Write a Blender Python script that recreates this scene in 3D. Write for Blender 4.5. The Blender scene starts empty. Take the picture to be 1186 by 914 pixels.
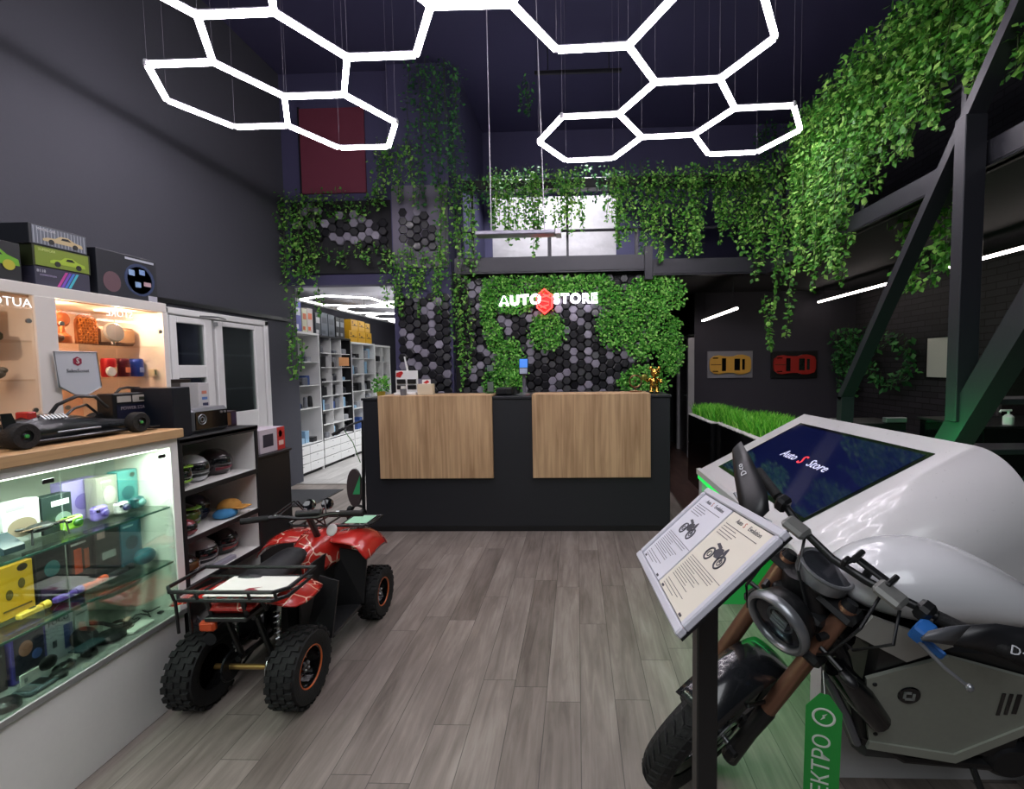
import bpy, math, random
from mathutils import Matrix, Vector
from math import sin, cos, pi, radians, tan, sqrt
random.seed(7)
SC = bpy.context.scene
COL = SC.collection

# ------------------------------------------------------------------ camera, world, lights, exposure
PW, PH = 1186, 914
FPX, CX, CY, PITCH, ROLL, YAW, EYE = 544.5, 650.45, 457.0, .0592, -.0132, .033, 1.5
def cam_dir(x, y, z):          # level camera frame (x right, y forward, z up), pitched and yawed into the room
    c, s = cos(PITCH), sin(PITCH)
    y, z = y*c + z*s, -y*s + z*c
    c, s = cos(YAW), sin(YAW)
    return Vector((x*c - y*s, x*s + y*c, z))
cr, sr = cos(ROLL), sin(ROLL)
right = cam_dir(cr, 0, sr); up = cam_dir(-sr, 0, cr); fwd = cam_dir(0, 1, 0)
cam_data = bpy.data.cameras.new('camera')
cam = bpy.data.objects.new('camera', cam_data); COL.objects.link(cam)
m = Matrix.Identity(4)
for i in range(3):
    m[i][0] = right[i]; m[i][1] = up[i]; m[i][2] = -fwd[i]
m[2][3] = EYE
cam.matrix_world = m
cam_data.sensor_fit = 'HORIZONTAL'; cam_data.sensor_width = 36
cam_data.lens = 36*FPX/PW
cam_data.shift_x = -(CX - PW/2)/PW; cam_data.shift_y = (CY - PH/2)/PW
cam_data.clip_start = .02
SC.camera = cam
SC.view_settings.view_transform = 'Standard'
SC.view_settings.look = 'None'
SC.view_settings.exposure = 0.32
SC.view_settings.gamma = 1.0
SC.view_settings.use_curve_mapping = False

LAMP = 24.0            # strength of the hexagon tubes
world = bpy.data.worlds.new('world'); SC.world = world; world.use_nodes = True
world.node_tree.nodes['Background'].inputs[0].default_value = (.58, .56, .80, 1)
world.node_tree.nodes['Background'].inputs[1].default_value = .16
def area_light(name, loc, size, energy, color, rot=(0,0,0), sy=None):
    l = bpy.data.lights.new(name, 'AREA'); l.energy = energy; l.color = color
    l.shape = 'RECTANGLE'; l.size = size; l.size_y = sy or size
    o = bpy.data.objects.new(name, l); COL.objects.link(o); o.location = loc; o.rotation_euler = rot
    return o
# unseen area light added behind the camera as fill for the shop
area_light('shop_fill_light', (-.3, -1.6, 4.3), 3.2, 100, (.93, .95, 1), (radians(18), 0, 0))
for x in (-.75, .2):  # unseen spots added to brighten the stone panel on the mezzanine
    l = bpy.data.lights.new('panel_fill_spot', 'SPOT'); l.energy = 260; l.color = (.95, .95, 1); l.spot_size = radians(80); l.spot_blend = .6; l.shadow_soft_size = .04
    o = bpy.data.objects.new('panel_fill_spot', l); COL.objects.link(o); o.location = (x, 6.1, 4.9); o.rotation_euler = (radians(22), 0, 0)

# ------------------------------------------------------------------ helpers
def lin(c):
    if isinstance(c, str):
        c = c.lstrip('#'); c = [int(c[i:i+2], 16)/255 for i in (0, 2, 4)]
    return tuple((v/12.92 if v <= .04045 else ((v+.055)/1.055)**2.4) for v in c[:3]) + (1,)
MATS = {}
def mat(name, col='#808080', rough=.5, metal=0, emit=None, es=0, bump=0, bscale=60, coat=0, spec=.5, vary=0):
    if name in MATS: return MATS[name]
    m = bpy.data.materials.new(name); m.use_nodes = True; nt = m.node_tree; b = nt.nodes['Principled BSDF']
    b.inputs['Base Color'].default_value = lin(col); b.inputs['Roughness'].default_value = rough
    b.inputs['Metallic'].default_value = metal; b.inputs['Specular IOR Level'].default_value = spec
    b.inputs['Coat Weight'].default_value = coat; b.inputs['Coat Roughness'].default_value = .05
    if emit:
        b.inputs['Emission Color'].default_value = lin(emit); b.inputs['Emission Strength'].default_value = es
    tc = nt.nodes.new('ShaderNodeTexCoord'); nz = nt.nodes.new('ShaderNodeTexNoise')
    nz.inputs['Scale'].default_value = bscale; nz.inputs['Detail'].default_value = 3
    nt.links.new(tc.outputs['Object'], nz.inputs['Vector'])
    if bump:
        bp = nt.nodes.new('ShaderNodeBump'); bp.inputs['Strength'].default_value = bump; bp.inputs['Distance'].default_value = .01
        nt.links.new(nz.outputs[0], bp.inputs['Height']); nt.links.new(bp.outputs[0], b.inputs['Normal'])
    # a little wear in the gloss of everything
    mr = nt.nodes.new('ShaderNodeMapRange'); mr.inputs[3].default_value = max(0, rough-.015); mr.inputs[4].default_value = min(1, rough+.015)
    nt.links.new(nz.outputs[0], mr.inputs[0]); nt.links.new(mr.outputs[0], b.inputs['Roughness'])
    if vary:
        mx = nt.nodes.new('ShaderNodeMix'); mx.data_type = 'RGBA'; mx.blend_type = 'MULTIPLY'
        rp = nt.nodes.new('ShaderNodeMapRange'); rp.inputs[3].default_value = 1-vary; rp.inputs[4].default_value = 1+vary*.3
        nt.links.new(nz.outputs[0], rp.inputs[0]); mx.inputs[0].default_value = 1
        mx.inputs[6].default_value = lin(col); nt.links.new(rp.outputs[0], mx.inputs[7]); nt.links.new(mx.outputs[2], b.inputs['Base Color'])
    MATS[name] = m; return m
def glow(name, col, es): return mat(name, col, .5, 0, col, es)
def glass_mat(name, tint='#ffffff', refl=1.0):
    if name in MATS: return MATS[name]
    m = bpy.data.materials.new(name); m.use_nodes = True; nt = m.node_tree
    nt.nodes.remove(nt.nodes['Principled BSDF']); out = nt.nodes['Material Output']
    tr = nt.nodes.new('ShaderNodeBsdfTransparent'); tr.inputs[0].default_value = lin(tint)
    gl = nt.nodes.new('ShaderNodeBsdfGlossy'); gl.inputs['Roughness'].default_value = .01
    fr = nt.nodes.new('ShaderNodeFresnel'); fr.inputs[0].default_value = 1.45
    mu = nt.nodes.new('ShaderNodeMath'); mu.operation = 'MULTIPLY'; mu.inputs[1].default_value = .55*refl
    mx = nt.nodes.new('ShaderNodeMixShader')
    nt.links.new(fr.outputs[0], mu.inputs[0]); nt.links.new(mu.outputs[0], mx.inputs[0])
    nt.links.new(tr.outputs[0], mx.inputs[1]); nt.links.new(gl.outputs[0], mx.inputs[2]); nt.links.new(mx.outputs[0], out.inputs[0])
    MATS[name] = m; return m

def empty(name, loc=(0,0,0), rz=0):
    o = bpy.data.objects.new(name, None); COL.objects.link(o); o.location = loc; o.rotation_euler = (0,0,rz)
    o.empty_display_size = .1
    return o
def tag(o, label, cat, group=None, kind=None):
    o['label'] = label; o['category'] = cat
    if group: o['group'] = group
    if kind: o['kind'] = kind
    return o
def thing(name, label, cat, loc=(0,0,0), rz=0, group=None):
    return tag(empty(name, loc, rz), label, cat, group)
def world_of(o):
    M = Matrix.Identity(4)
    while o is not None:
        M = o.matrix_basis @ M; o = o.parent
    return M
def copy_tree(o, parent=None):
    c = o.copy(); COL.objects.link(c); c.parent = parent
    for ch in [x for x in COL.objects if x.parent == o]: copy_tree(ch, c)
    return c
def V(*a): return Vector(a)

class MB:
    def __init__(s, M=None): s.v = []; s.f = []; s.M = M
    def add(s, vs, fs):
        n = len(s.v)
        if s.M is not None: vs = [s.M @ Vector(p) for p in vs]
        s.v += [tuple(p) for p in vs]; s.f += [tuple(i+n for i in f) for f in fs]
        return s
    def box(s, x0, x1, y0, y1, z0, z1, b=0, R=None):
        if x0 > x1: x0, x1 = x1, x0
        if y0 > y1: y0, y1 = y1, y0
        if z0 > z1: z0, z1 = z1, z0
        b = min(b, (x1-x0)*.45, (y1-y0)*.45, (z1-z0)*.45)
        if b <= 0:
            vs = [(x,y,z) for x in (x0,x1) for y in (y0,y1) for z in (z0,z1)]
            fs = [(0,1,3,2),(4,6,7,5),(0,4,5,1),(2,3,7,6),(0,2,6,4),(1,5,7,3)]
        else:
            vs = []; idx = {}
            X = (x0,x1); Y = (y0,y1); Z = (z0,z1)
            for i in (0,1):
                for j in (0,1):
                    for k in (0,1):
                        sx, sy, sz = (b if i == 0 else -b), (b if j == 0 else -b), (b if k == 0 else -b)
                        idx[i,j,k,0] = len(vs); vs.append((X[i], Y[j]+sy, Z[k]+sz))
                        idx[i,j,k,1] = len(vs); vs.append((X[i]+sx, Y[j], Z[k]+sz))
                        idx[i,j,k,2] = len(vs); vs.append((X[i]+sx, Y[j]+sy, Z[k]))
            g = lambda *a: idx[a]
            fs = []
            for i in (0,1): fs.append((g(i,0,0,0), g(i,1,0,0), g(i,1,1,0), g(i,0,1,0)))
            for j in (0,1): fs.append((g(0,j,0,1), g(1,j,0,1), g(1,j,1,1), g(0,j,1,1)))
            for k in (0,1): fs.append((g(0,0,k,2), g(1,0,k,2), g(1,1,k,2), g(0,1,k,2)))
            for i in (0,1):
                for j in (0,1): fs.append((g(i,j,0,0), g(i,j,1,0), g(i,j,1,1), g(i,j,0,1)))
                for k in (0,1): fs.append((g(i,0,k,0), g(i,1,k,0), g(i,1,k,2), g(i,0,k,2)))
            for j in (0,1):
                for k in (0,1): fs.append((g(0,j,k,1), g(1,j,k,1), g(1,j,k,2), g(0,j,k,2)))
            for i in (0,1):
                for j in (0,1):
                    for k in (0,1): fs.append((g(i,j,k,0), g(i,j,k,1), g(i,j,k,2)))
            # consistent outward winding
            c = Vector(((x0+x1)/2, (y0+y1)/2, (z0+z1)/2)); out = []
            for f in fs:
                p = [Vector(vs[q]) for q in f]; n = (p[1]-p[0]).cross(p[2]-p[0]); mid = sum(p, Vector())/len(p)
                out.append(f if n.dot(mid-c) > 0 else tuple(reversed(f)))
            fs = out
        if R is not None: vs = [R @ Vector(p) for p in vs]
        return s.add(vs, fs)
    def tube(s, pts, r, n=8, caps=True, closed=False):
        P = [Vector(p) for p in pts]; N = len(P)
        rs = r if isinstance(r, (list, tuple)) else [r]*N
        vs = []; fs = []; ref = None
        for i, p in enumerate(P):
            if closed: d = P[(i+1) % N] - P[i-1]
            else: d = P[min(i+1, N-1)] - P[max(i-1, 0)]
            d.normalize()
            if ref is None:
                ref = V(0,0,1) if abs(d.z) < .9 else V(1,0,0)
            a = d.cross(ref)
            if a.length < 1e-6: a = d.cross(V(0,1,0))
            a.normalize(); bb = d.cross(a).normalized(); ref = -bb if False else ref
            for k in range(n):
                t = 2*pi*k/n; vs.append(p + (a*cos(t) + bb*sin(t))*rs[i])
        for i in range(N if closed else N-1):
            j = (i+1) % N
            for k in range(n):
                q = (k+1) % n; fs.append((i*n+k, i*n+q, j*n+q, j*n+k))
        if caps and not closed:
            fs.append(tuple(range(n))); fs.append(tuple(reversed(range((N-1)*n, N*n))))
        return s.add(vs, fs)
    def cyl(s, p0, p1, r0, r1=None, n=20): return s.tube([p0, p1], [r0, r0 if r1 is None else r1], n)
    def lathe(s, prof, c=(0,0,0), axis=(0,0,1), n=24, closed=False):   # prof: (radius, height along axis)
        ax = Vector(axis).normalized(); a = ax.orthogonal().normalized(); b = ax.cross(a); c = Vector(c)
        vs = []; fs = []; m = len(prof)
        for k in range(n):
            t = 2*pi*k/n; e = a*cos(t) + b*sin(t)
            for (r, h) in prof: vs.append(c + ax*h + e*r)
        for k in range(n):
            q = (k+1) % n
            for i in range(m if closed else m-1):
                j = (i+1) % m; fs.append((k*m+i, k*m+j, q*m+j, q*m+i))
        return s.add(vs, fs)
    def ball(s, c, r, nu=16, nv=10, R=None, z0=-1, z1=1):
        rx, ry, rz = r if isinstance(r, (tuple, list)) else (r, r, r); c = Vector(c); vs = []; fs = []
        for j in range(nv+1):
            zz = z0 + (z1-z0)*j/nv if (z0 > -1 or z1 < 1) else -cos(pi*j/nv)
            q = sqrt(max(0, 1-zz*zz))
            for i in range(nu):
                t = 2*pi*i/nu; p = V(rx*q*cos(t), ry*q*sin(t), rz*zz)
                if R is not None: p = R @ p
                vs.append(c+p)
        for j in range(nv):
            for i in range(nu):
                k = (i+1) % nu; fs.append((j*nu+i, j*nu+k, (j+1)*nu+k, (j+1)*nu+i))
        return s.add(vs, fs)
    def torus(s, c, R, r, axis=(0,0,1), n=32, m=10, sq=1.0, a0=0, a1=2*pi):
        ax = Vector(axis).normalized(); a = ax.orthogonal().normalized(); b = ax.cross(a); c = Vector(c); vs = []; fs = []
        full = abs(a1-a0-2*pi) < 1e-6; N = n if full else n+1
        for k in range(N):
            t = a0 + (a1-a0)*k/n; e = a*cos(t) + b*sin(t)
            for i in range(m):
                u = 2*pi*i/m; vs.append(c + e*(R + r*cos(u)) + ax*(r*sq*sin(u)))
        for k in range(n):
            q = (k+1) % N
            for i in range(m):
                j = (i+1) % m; fs.append((k*m+i, k*m+j, q*m+j, q*m+i))
        return s.add(vs, fs)
    def prism(s, poly, d):      # poly: list of 3D points (planar), extruded by vector d
        d = Vector(d); P = [Vector(p) for p in poly]; n = len(P)
        vs = P + [p+d for p in P]
        fs = [tuple(reversed(range(n))), tuple(range(n, 2*n))] + [(i, (i+1) % n, (i+1) % n+n, i+n) for i in range(n)]
        return s.add(vs, fs)
    def grid(s, rows, close_v=False, thick=None):     # rows of points -> skin
        n = len(rows[0]); vs = [Vector(p) for r in rows for p in r]; fs = []
        for i in range(len(rows)-1):
            for k in range(n if close_v else n-1):
                q = (k+1) % n; fs.append((i*n+k, i*n+q, (i+1)*n+q, (i+1)*n+k))
        if close_v: fs.append(tuple(reversed(range(n)))); fs.append(tuple(range((len(rows)-1)*n, len(rows)*n)))
        return s.add(vs, fs)
def build(name, mb, m, parent=None, smooth=35, label=None, solid=0, sub=0):
    me = bpy.data.meshes.new(name)
    vs = mb.v
    if parent is not None:
        inv = world_of(parent).inverted(); vs = [inv @ Vector(p) for p in vs]
    me.from_pydata([tuple(p) for p in vs], [], mb.f); me.update()
    me.materials.append(m)
    if smooth:
        for p in me.polygons: p.use_smooth = True
        me.set_sharp_from_angle(angle=radians(smooth))
    o = bpy.data.objects.new(name, me); COL.objects.link(o)
    if parent is not None: o.parent = parent
    if solid:
        md = o.modifiers.new('thickness', 'SOLIDIFY'); md.thickness = solid; md.offset = 0
    if sub:
        md = o.modifiers.new('subdivision', 'SUBSURF'); md.levels = sub; md.render_levels = sub
    if label: o['label'] = label
    return o
def struct(name, mb, m, parent=None, smooth=0):
    o = build(name, mb, m, parent, smooth)
    if parent is None: o['kind'] = 'structure'
    return o
def box(*a, **k): return MB().box(*a, **k)
def frame_matrix(o, ex, ey):        # columns ex, ey, ex x ey
    ex = Vector(ex).normalized(); ey = Vector(ey).normalized(); ez = ex.cross(ey)
    M = Matrix.Identity(4)
    for i in range(3): M[i][0] = ex[i]; M[i][1] = ey[i]; M[i][2] = ez[i]; M[i][3] = o[i]
    return M
_TC = {}
def text_mb(s, size, M, ext=.001, align='CENTER', shear=0, offset=0.0, mb=None, bevel=0, width=1):
    key = (s, ext, align, shear, offset, width)
    if key not in _TC:
        cu = bpy.data.curves.new('t', 'FONT'); cu.body = s; cu.size = 1; cu.extrude = ext/size; cu.align_x = align; cu.align_y = 'CENTER'
        cu.shear = shear; cu.offset = offset; cu.resolution_u = 2
        o = bpy.data.objects.new('t', cu); COL.objects.link(o)
        dg = bpy.context.evaluated_depsgraph_get(); me = bpy.data.meshes.new_from_object(o.evaluated_get(dg))
        _TC[key] = ([tuple(v.co) for v in me.vertices], [tuple(p.vertices) for p in me.polygons])
        bpy.data.objects.remove(o); bpy.data.meshes.remove(me); bpy.data.curves.remove(cu)
    vs, fs = _TC[key]; mb = mb or MB()
    return mb.add([M @ V(p[0]*size*width, p[1]*size, p[2]*size) for p in vs], fs)

# ------------------------------------------------------------------ shared materials
BLACK = mat('black_paint', '#17181b', .55, bump=.05)
BLKPL = mat('black_plastic', '#101113', .4, vary=.2)
BLKGL = mat('gloss_black', '#08090b', .12, coat=.5)
RUBBER = mat('tyre_rubber', '#0e0e0f', .75, bump=.25, bscale=120)
STEEL = mat('brushed_steel', '#a9abad', .28, 1)
DSTEEL = mat('dark_metal', '#2a2b2e', .38, .6, vary=.2)
BEAM = mat('painted_steel_beam', '#2a2a31', .42, .2, bump=.05)
WHITE = mat('white_laminate', '#e2e2e0', .45, vary=.05)
OFFW = mat('off_white_paper', '#d9d7d0', .7)
GLASS = glass_mat('clear_glass', '#f4fbf8')
GLASSE = mat('green_glass_edge', '#3c6a5c', .1)
SILVER = mat('silver_plastic', '#8d9094', .3, .7)

def floor_material(name, tints, w=.155, length=1.1, dark=.35, rough=.42):
    m = bpy.data.materials.new(name); m.use_nodes = True; nt = m.node_tree; N = nt.nodes; L = nt.links; b = N['Principled BSDF']
    def math_(op, a, bb=None, c=None):
        n = N.new('ShaderNodeMath'); n.operation = op
        for i, x in enumerate((a, bb, c)):
            if x is None: continue
            if isinstance(x, (int, float)): n.inputs[i].default_value = x
            else: L.new(x, n.inputs[i])
        return n.outputs[0]
    tc = N.new('ShaderNodeTexCoord'); sp = N.new('ShaderNodeSeparateXYZ'); L.new(tc.outputs['Object'], sp.inputs[0])
    u = math_('DIVIDE', sp.outputs[0], w); iu = math_('FLOOR', u); fu = math_('FRACT', u)
    wn = N.new('ShaderNodeTexWhiteNoise'); wn.noise_dimensions = '1D'; L.new(iu, wn.inputs['W'])
    v = math_('ADD', math_('DIVIDE', sp.outputs[1], length), wn.outputs['Value']); iv = math_('FLOOR', v); fv = math_('FRACT', v)
    wn2 = N.new('ShaderNodeTexWhiteNoise'); wn2.noise_dimensions = '2D'; cb = N.new('ShaderNodeCombineXYZ'); L.new(iu, cb.inputs[0]); L.new(iv, cb.inputs[1]); L.new(cb.outputs[0], wn2.inputs['Vector'])
    # grain
    g = N.new('ShaderNodeCombineXYZ'); L.new(math_('MULTIPLY', sp.outputs[0], 26), g.inputs[0]); L.new(math_('MULTIPLY', sp.outputs[1], 2.2), g.inputs[1]); L.new(math_('MULTIPLY', wn2.outputs['Value'], 40), g.inputs[2])
    nz = N.new('ShaderNodeTexNoise'); nz.inputs['Scale'].default_value = 1.0; nz.inputs['Detail'].default_value = 7; nz.inputs['Roughness'].default_value = .65; nz.inputs['Distortion'].default_value = .8; L.new(g.outputs[0], nz.inputs['Vector'])
    g2 = N.new('ShaderNodeCombineXYZ'); L.new(math_('MULTIPLY', sp.outputs[0], 5), g2.inputs[0]); L.new(math_('MULTIPLY', sp.outputs[1], 1.3), g2.inputs[1]); L.new(math_('MULTIPLY', wn2.outputs['Value'], 30), g2.inputs[2])
    nz2 = N.new('ShaderNodeTexNoise'); nz2.inputs['Scale'].default_value = 1.5; nz2.inputs['Detail'].default_value = 4; L.new(g2.outputs[0], nz2.inputs['Vector'])
    f = math_('ADD', math_('MULTIPLY', nz.outputs[0], .50), math_('ADD', math_('MULTIPLY', wn2.outputs['Value'], .15), math_('MULTIPLY', nz2.outputs[0], .40)))
    rp = N.new('ShaderNodeValToRGB'); rp.color_ramp.elements[0].position = .32; rp.color_ramp.elements[1].position = .82
    rp.color_ramp.elements[0].color = lin(tints[0]); rp.color_ramp.elements[1].color = lin(tints[2])
    e = rp.color_ramp.elements.new(.56); e.color = lin(tints[1]); L.new(f, rp.inputs[0])
    du = math_('MINIMUM', fu, math_('SUBTRACT', 1, fu)); dv = math_('MULTIPLY', math_('MINIMUM', fv, math_('SUBTRACT', 1, fv)), length/w)
    seam = math_('LESS_THAN', math_('MINIMUM', du, dv), .011)
    mx = N.new('ShaderNodeMix'); mx.data_type = 'RGBA'; L.new(math_('MULTIPLY', seam, 1-dark), mx.inputs[0]); L.new(rp.outputs[0], mx.inputs[6]); mx.inputs[7].default_value = lin('#2a2624')
    L.new(mx.outputs[2], b.inputs['Base Color'])
    bp = N.new('ShaderNodeBump'); bp.inputs['Strength'].default_value = .25; bp.inputs['Distance'].default_value = .003
    L.new(math_('SUBTRACT', nz.outputs[0], seam), bp.inputs['Height']); L.new(bp.outputs[0], b.inputs['Normal'])
    b.inputs['Roughness'].default_value = rough; b.inputs['Specular IOR Level'].default_value = .4
    MATS[name] = m; return m
def wood_material(name, c0, c1, axis='Z', rough=.55, fine=38):
    m = bpy.data.materials.new(name); m.use_nodes = True; nt = m.node_tree; N = nt.nodes; L = nt.links; b = N['Principled BSDF']
    tc = N.new('ShaderNodeTexCoord'); mp = N.new('ShaderNodeMapping'); L.new(tc.outputs['Object'], mp.inputs[0])
    sc = [fine, fine, fine]; sc['XYZ'.index(axis)] = 1.6; mp.inputs['Scale'].default_value = sc
    nz = N.new('ShaderNodeTexNoise'); nz.inputs['Scale'].default_value = 1; nz.inputs['Detail'].default_value = 6; nz.inputs['Distortion'].default_value = .7; L.new(mp.outputs[0], nz.inputs['Vector'])
    mp2 = N.new('ShaderNodeMapping'); L.new(tc.outputs['Object'], mp2.inputs[0]); sc2 = [5, 5, 5]; sc2['XYZ'.index(axis)] = .9; mp2.inputs['Scale'].default_value = sc2
    nz2 = N.new('ShaderNodeTexNoise'); nz2.inputs['Scale'].default_value = 1.4; nz2.inputs['Detail'].default_value = 3; L.new(mp2.outputs[0], nz2.inputs['Vector'])
    ad = N.new('ShaderNodeMath'); ad.operation = 'MULTIPLY_ADD'; ad.inputs[1].default_value = .6; L.new(nz.outputs[0], ad.inputs[0])
    ml = N.new('ShaderNodeMath'); ml.operation = 'MULTIPLY'; ml.inputs[1].default_value = .4; L.new(nz2.outputs[0], ml.inputs[0]); L.new(ml.outputs[0], ad.inputs[2])
    rp = N.new('ShaderNodeValToRGB'); rp.color_ramp.elements[0].position = .35; rp.color_ramp.elements[1].position = .62
    rp.color_ramp.elements[0].color = lin(c0); rp.color_ramp.elements[1].color = lin(c1); L.new(ad.outputs[0], rp.inputs[0]); L.new(rp.outputs[0], b.inputs['Base Color'])
    b.inputs['Roughness'].default_value = rough
    MATS[name] = m; return m
def leaf_material(name, c0, c1, c2, rough=.5):
    m = bpy.data.materials.new(name); m.use_nodes = True; nt = m.node_tree; N = nt.nodes; L = nt.links; b = N['Principled BSDF']
    ge = N.new('ShaderNodeNewGeometry'); rp = N.new('ShaderNodeValToRGB')
    rp.color_ramp.elements[0].color = lin(c0); rp.color_ramp.elements[1].color = lin(c2); e = rp.color_ramp.elements.new(.55); e.color = lin(c1)
    L.new(ge.outputs['Random Per Island'], rp.inputs[0]); L.new(rp.outputs[0], b.inputs['Base Color'])
    b.inputs['Roughness'].default_value = rough; b.inputs['Specular IOR Level'].default_value = .35
    tl = N.new('ShaderNodeBsdfTranslucent'); L.new(rp.outputs[0], tl.inputs[0])
    mx = N.new('ShaderNodeMixShader'); mx.inputs[0].default_value = .25
    L.new(b.outputs[0], mx.inputs[1]); L.new(tl.outputs[0], mx.inputs[2]); L.new(mx.outputs[0], N['Material Output'].inputs[0])
    MATS[name] = m; return m
OAK = wood_material('light_oak_panel', '#9d7c59', '#c9a880')
OAKY = wood_material('light_oak_top', '#9a7750', '#c49f73', 'Y')
LEAF = leaf_material('hanging_leaf', '#2d601f', '#589e3a', '#a4d46a')
LEAFD = leaf_material('dark_leaf', '#1d4428', '#36753e', '#5ea256')
MOSS = leaf_material('wall_leaf', '#2b6a1c', '#55ab38', '#a6e272')
GRASS = leaf_material('grass_blade', '#348a1c', '#66c634', '#b0ee66')
STEM = mat('plant_stem', '#3a4a22', .7)

# ------------------------------------------------------------------ the shell of the shop
XL, XR, YB, ZC = -3.7, 4.4, 6.0, 5.2
FLOOR = floor_material('grey_oak_planks', ('#544c46', '#7d746d', '#a39a92'))
FLOORB = floor_material('brown_oak_planks', ('#33231e', '#54403a', '#6e5a52'), rough=.4)
FLOORG = floor_material('pale_grey_planks', ('#85827f', '#a3a09d', '#bbb8b4'), .2, 1.2)
WALLG = mat('charcoal_wall', '#3f4048', .8, bump=.12, bscale=40)
WALLP = mat('dark_violet_wall', '#434160', .8, bump=.1, bscale=40)
WALLK = mat('black_wall', '#1d1d22', .75, bump=.1, bscale=40)
CEIL = mat('black_ceiling', '#3b3959', .9)
WALLB = mat('back_room_wall', '#4c4b55', .8)
struct('floor', box(XL, 1.1, -4, YB, -.1, 0), FLOOR)
struct('floor_right', box(1.1, XR, -4, 4.3, -.1, 0), FLOOR)
struct('floor_corridor', box(1.1, XR, 4.3, 9.3, -.1, 0), FLOORB)
struct('floor_back', box(-1.4, 1.1, YB, 9.3, -.1, 0), FLOORB)
struct('floor_storeroom', box(-4.6, -1.4, YB, 12.0, -.1, 0), FLOORG)
struct('trim_1', box(XL, -2.28, 5.97, 6.02, 0, .006), mat('threshold_metal', '#8e8a85', .4, .5))
struct('ceiling', box(XL-.2, XR+.2, -4.1, 9.4, ZC, ZC+.1), CEIL)
struct('wall_left', box(XL-.15, XL, -4, YB+.15, 0, ZC), WALLG)
struct('wall_front', box(XL, XR, -4.15, -4, 0, ZC), WALLG)
struct('wall_back', box(XL, -2.28, YB, YB+.15, 2.58, ZC), WALLP)
struct('wall_back_column', box(-2.28, -1.55, YB-.12, YB+.15, 0, ZC), WALLP)
struct('wall_back_sign', box(-1.55, .92, YB, YB+.12, 0, 2.64), WALLK)
struct('wall_back_upper', box(-1.55, XR, 7.6, 7.72, 2.8, ZC), WALLP)
struct('wall_back_side', box(-1.55, -1.45, YB+.15, 7.6, 2.8, ZC), WALLP)
struct('wall_pictures', box(1.88, XR, 7.6, 7.7, 0, 2.8), mat('plum_wall', '#3a3740', .8))
struct('wall_corridor', box(1.88, 1.96, 7.7, 9.3, 0, 2.64), WALLK)
struct('wall_corridor_end', box(-1.4, 1.9, 9.2, 9.3, 0, 2.64), WALLK)
# brick wall on the right
bm_ = bpy.data.materials.new('black_brick'); bm_.use_nodes = True
nt = bm_.node_tree; b = nt.nodes['Principled BSDF']; tc = nt.nodes.new('ShaderNodeTexCoord'); mp = nt.nodes.new('ShaderNodeMapping')
mp.inputs['Rotation'].default_value = (radians(90), 0, radians(90)); bt = nt.nodes.new('ShaderNodeTexBrick')
bt.inputs['Scale'].default_value = 1; bt.inputs['Brick Width'].default_value = .25; bt.inputs['Row Height'].default_value = .075; bt.inputs['Mortar Size'].default_value = .006
bt.inputs['Color1'].default_value = lin('#2b2a2e'); bt.inputs['Color2'].default_value = lin('#353338'); bt.inputs['Mortar'].default_value = lin('#18181a')
sx = nt.nodes.new('ShaderNodeSeparateXYZ'); cx_ = nt.nodes.new('ShaderNodeCombineXYZ')
nt.links.new(tc.outputs['Object'], sx.inputs[0]); nt.links.new(sx.outputs[1], cx_.inputs[0]); nt.links.new(sx.outputs[2], cx_.inputs[1]); nt.links.new(cx_.outputs[0], bt.inputs['Vector'])
bp = nt.nodes.new('ShaderNodeBump'); bp.inputs['Strength'].default_value = .8; bp.inputs['Distance'].default_value = .01
nt.links.new(bt.outputs['Fac'], bp.inputs['Height']); bp.invert = True; nt.links.new(bp.outputs[0], b.inputs['Normal']); nt.links.new(bt.outputs['Color'], b.inputs['Base Color'])
b.inputs['Roughness'].default_value = .7
struct('wall_right', box(XR, XR+.15, -4, 7.7, 0, ZC), bm_)
# store room behind the doorway
struct('wall_storeroom_left', box(-4.75, -4.6, YB+.15, 12, 0, 2.8), WALLB)
struct('wall_storeroom_front', box(-4.6, XL-.15, YB, YB+.15, 0, 2.8), WALLB)
struct('wall_storeroom_end', box(-4.6, -1.4, 11.9, 12, 0, 2.8), WALLK)
struct('wall_storeroom_right', box(-1.5, -1.4, YB+.15, 11.9, 0, 2.64), WALLK)
struct('ceiling_storeroom', box(-4.6, -1.4, YB+.15, 12, 2.68, 2.78), mat('white_ceiling', '#8f8e96', .8))
struct('trim_2', box(-4.6, -4.57, YB+.15, 11.9, 2.63, 2.68), WHITE)

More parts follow.
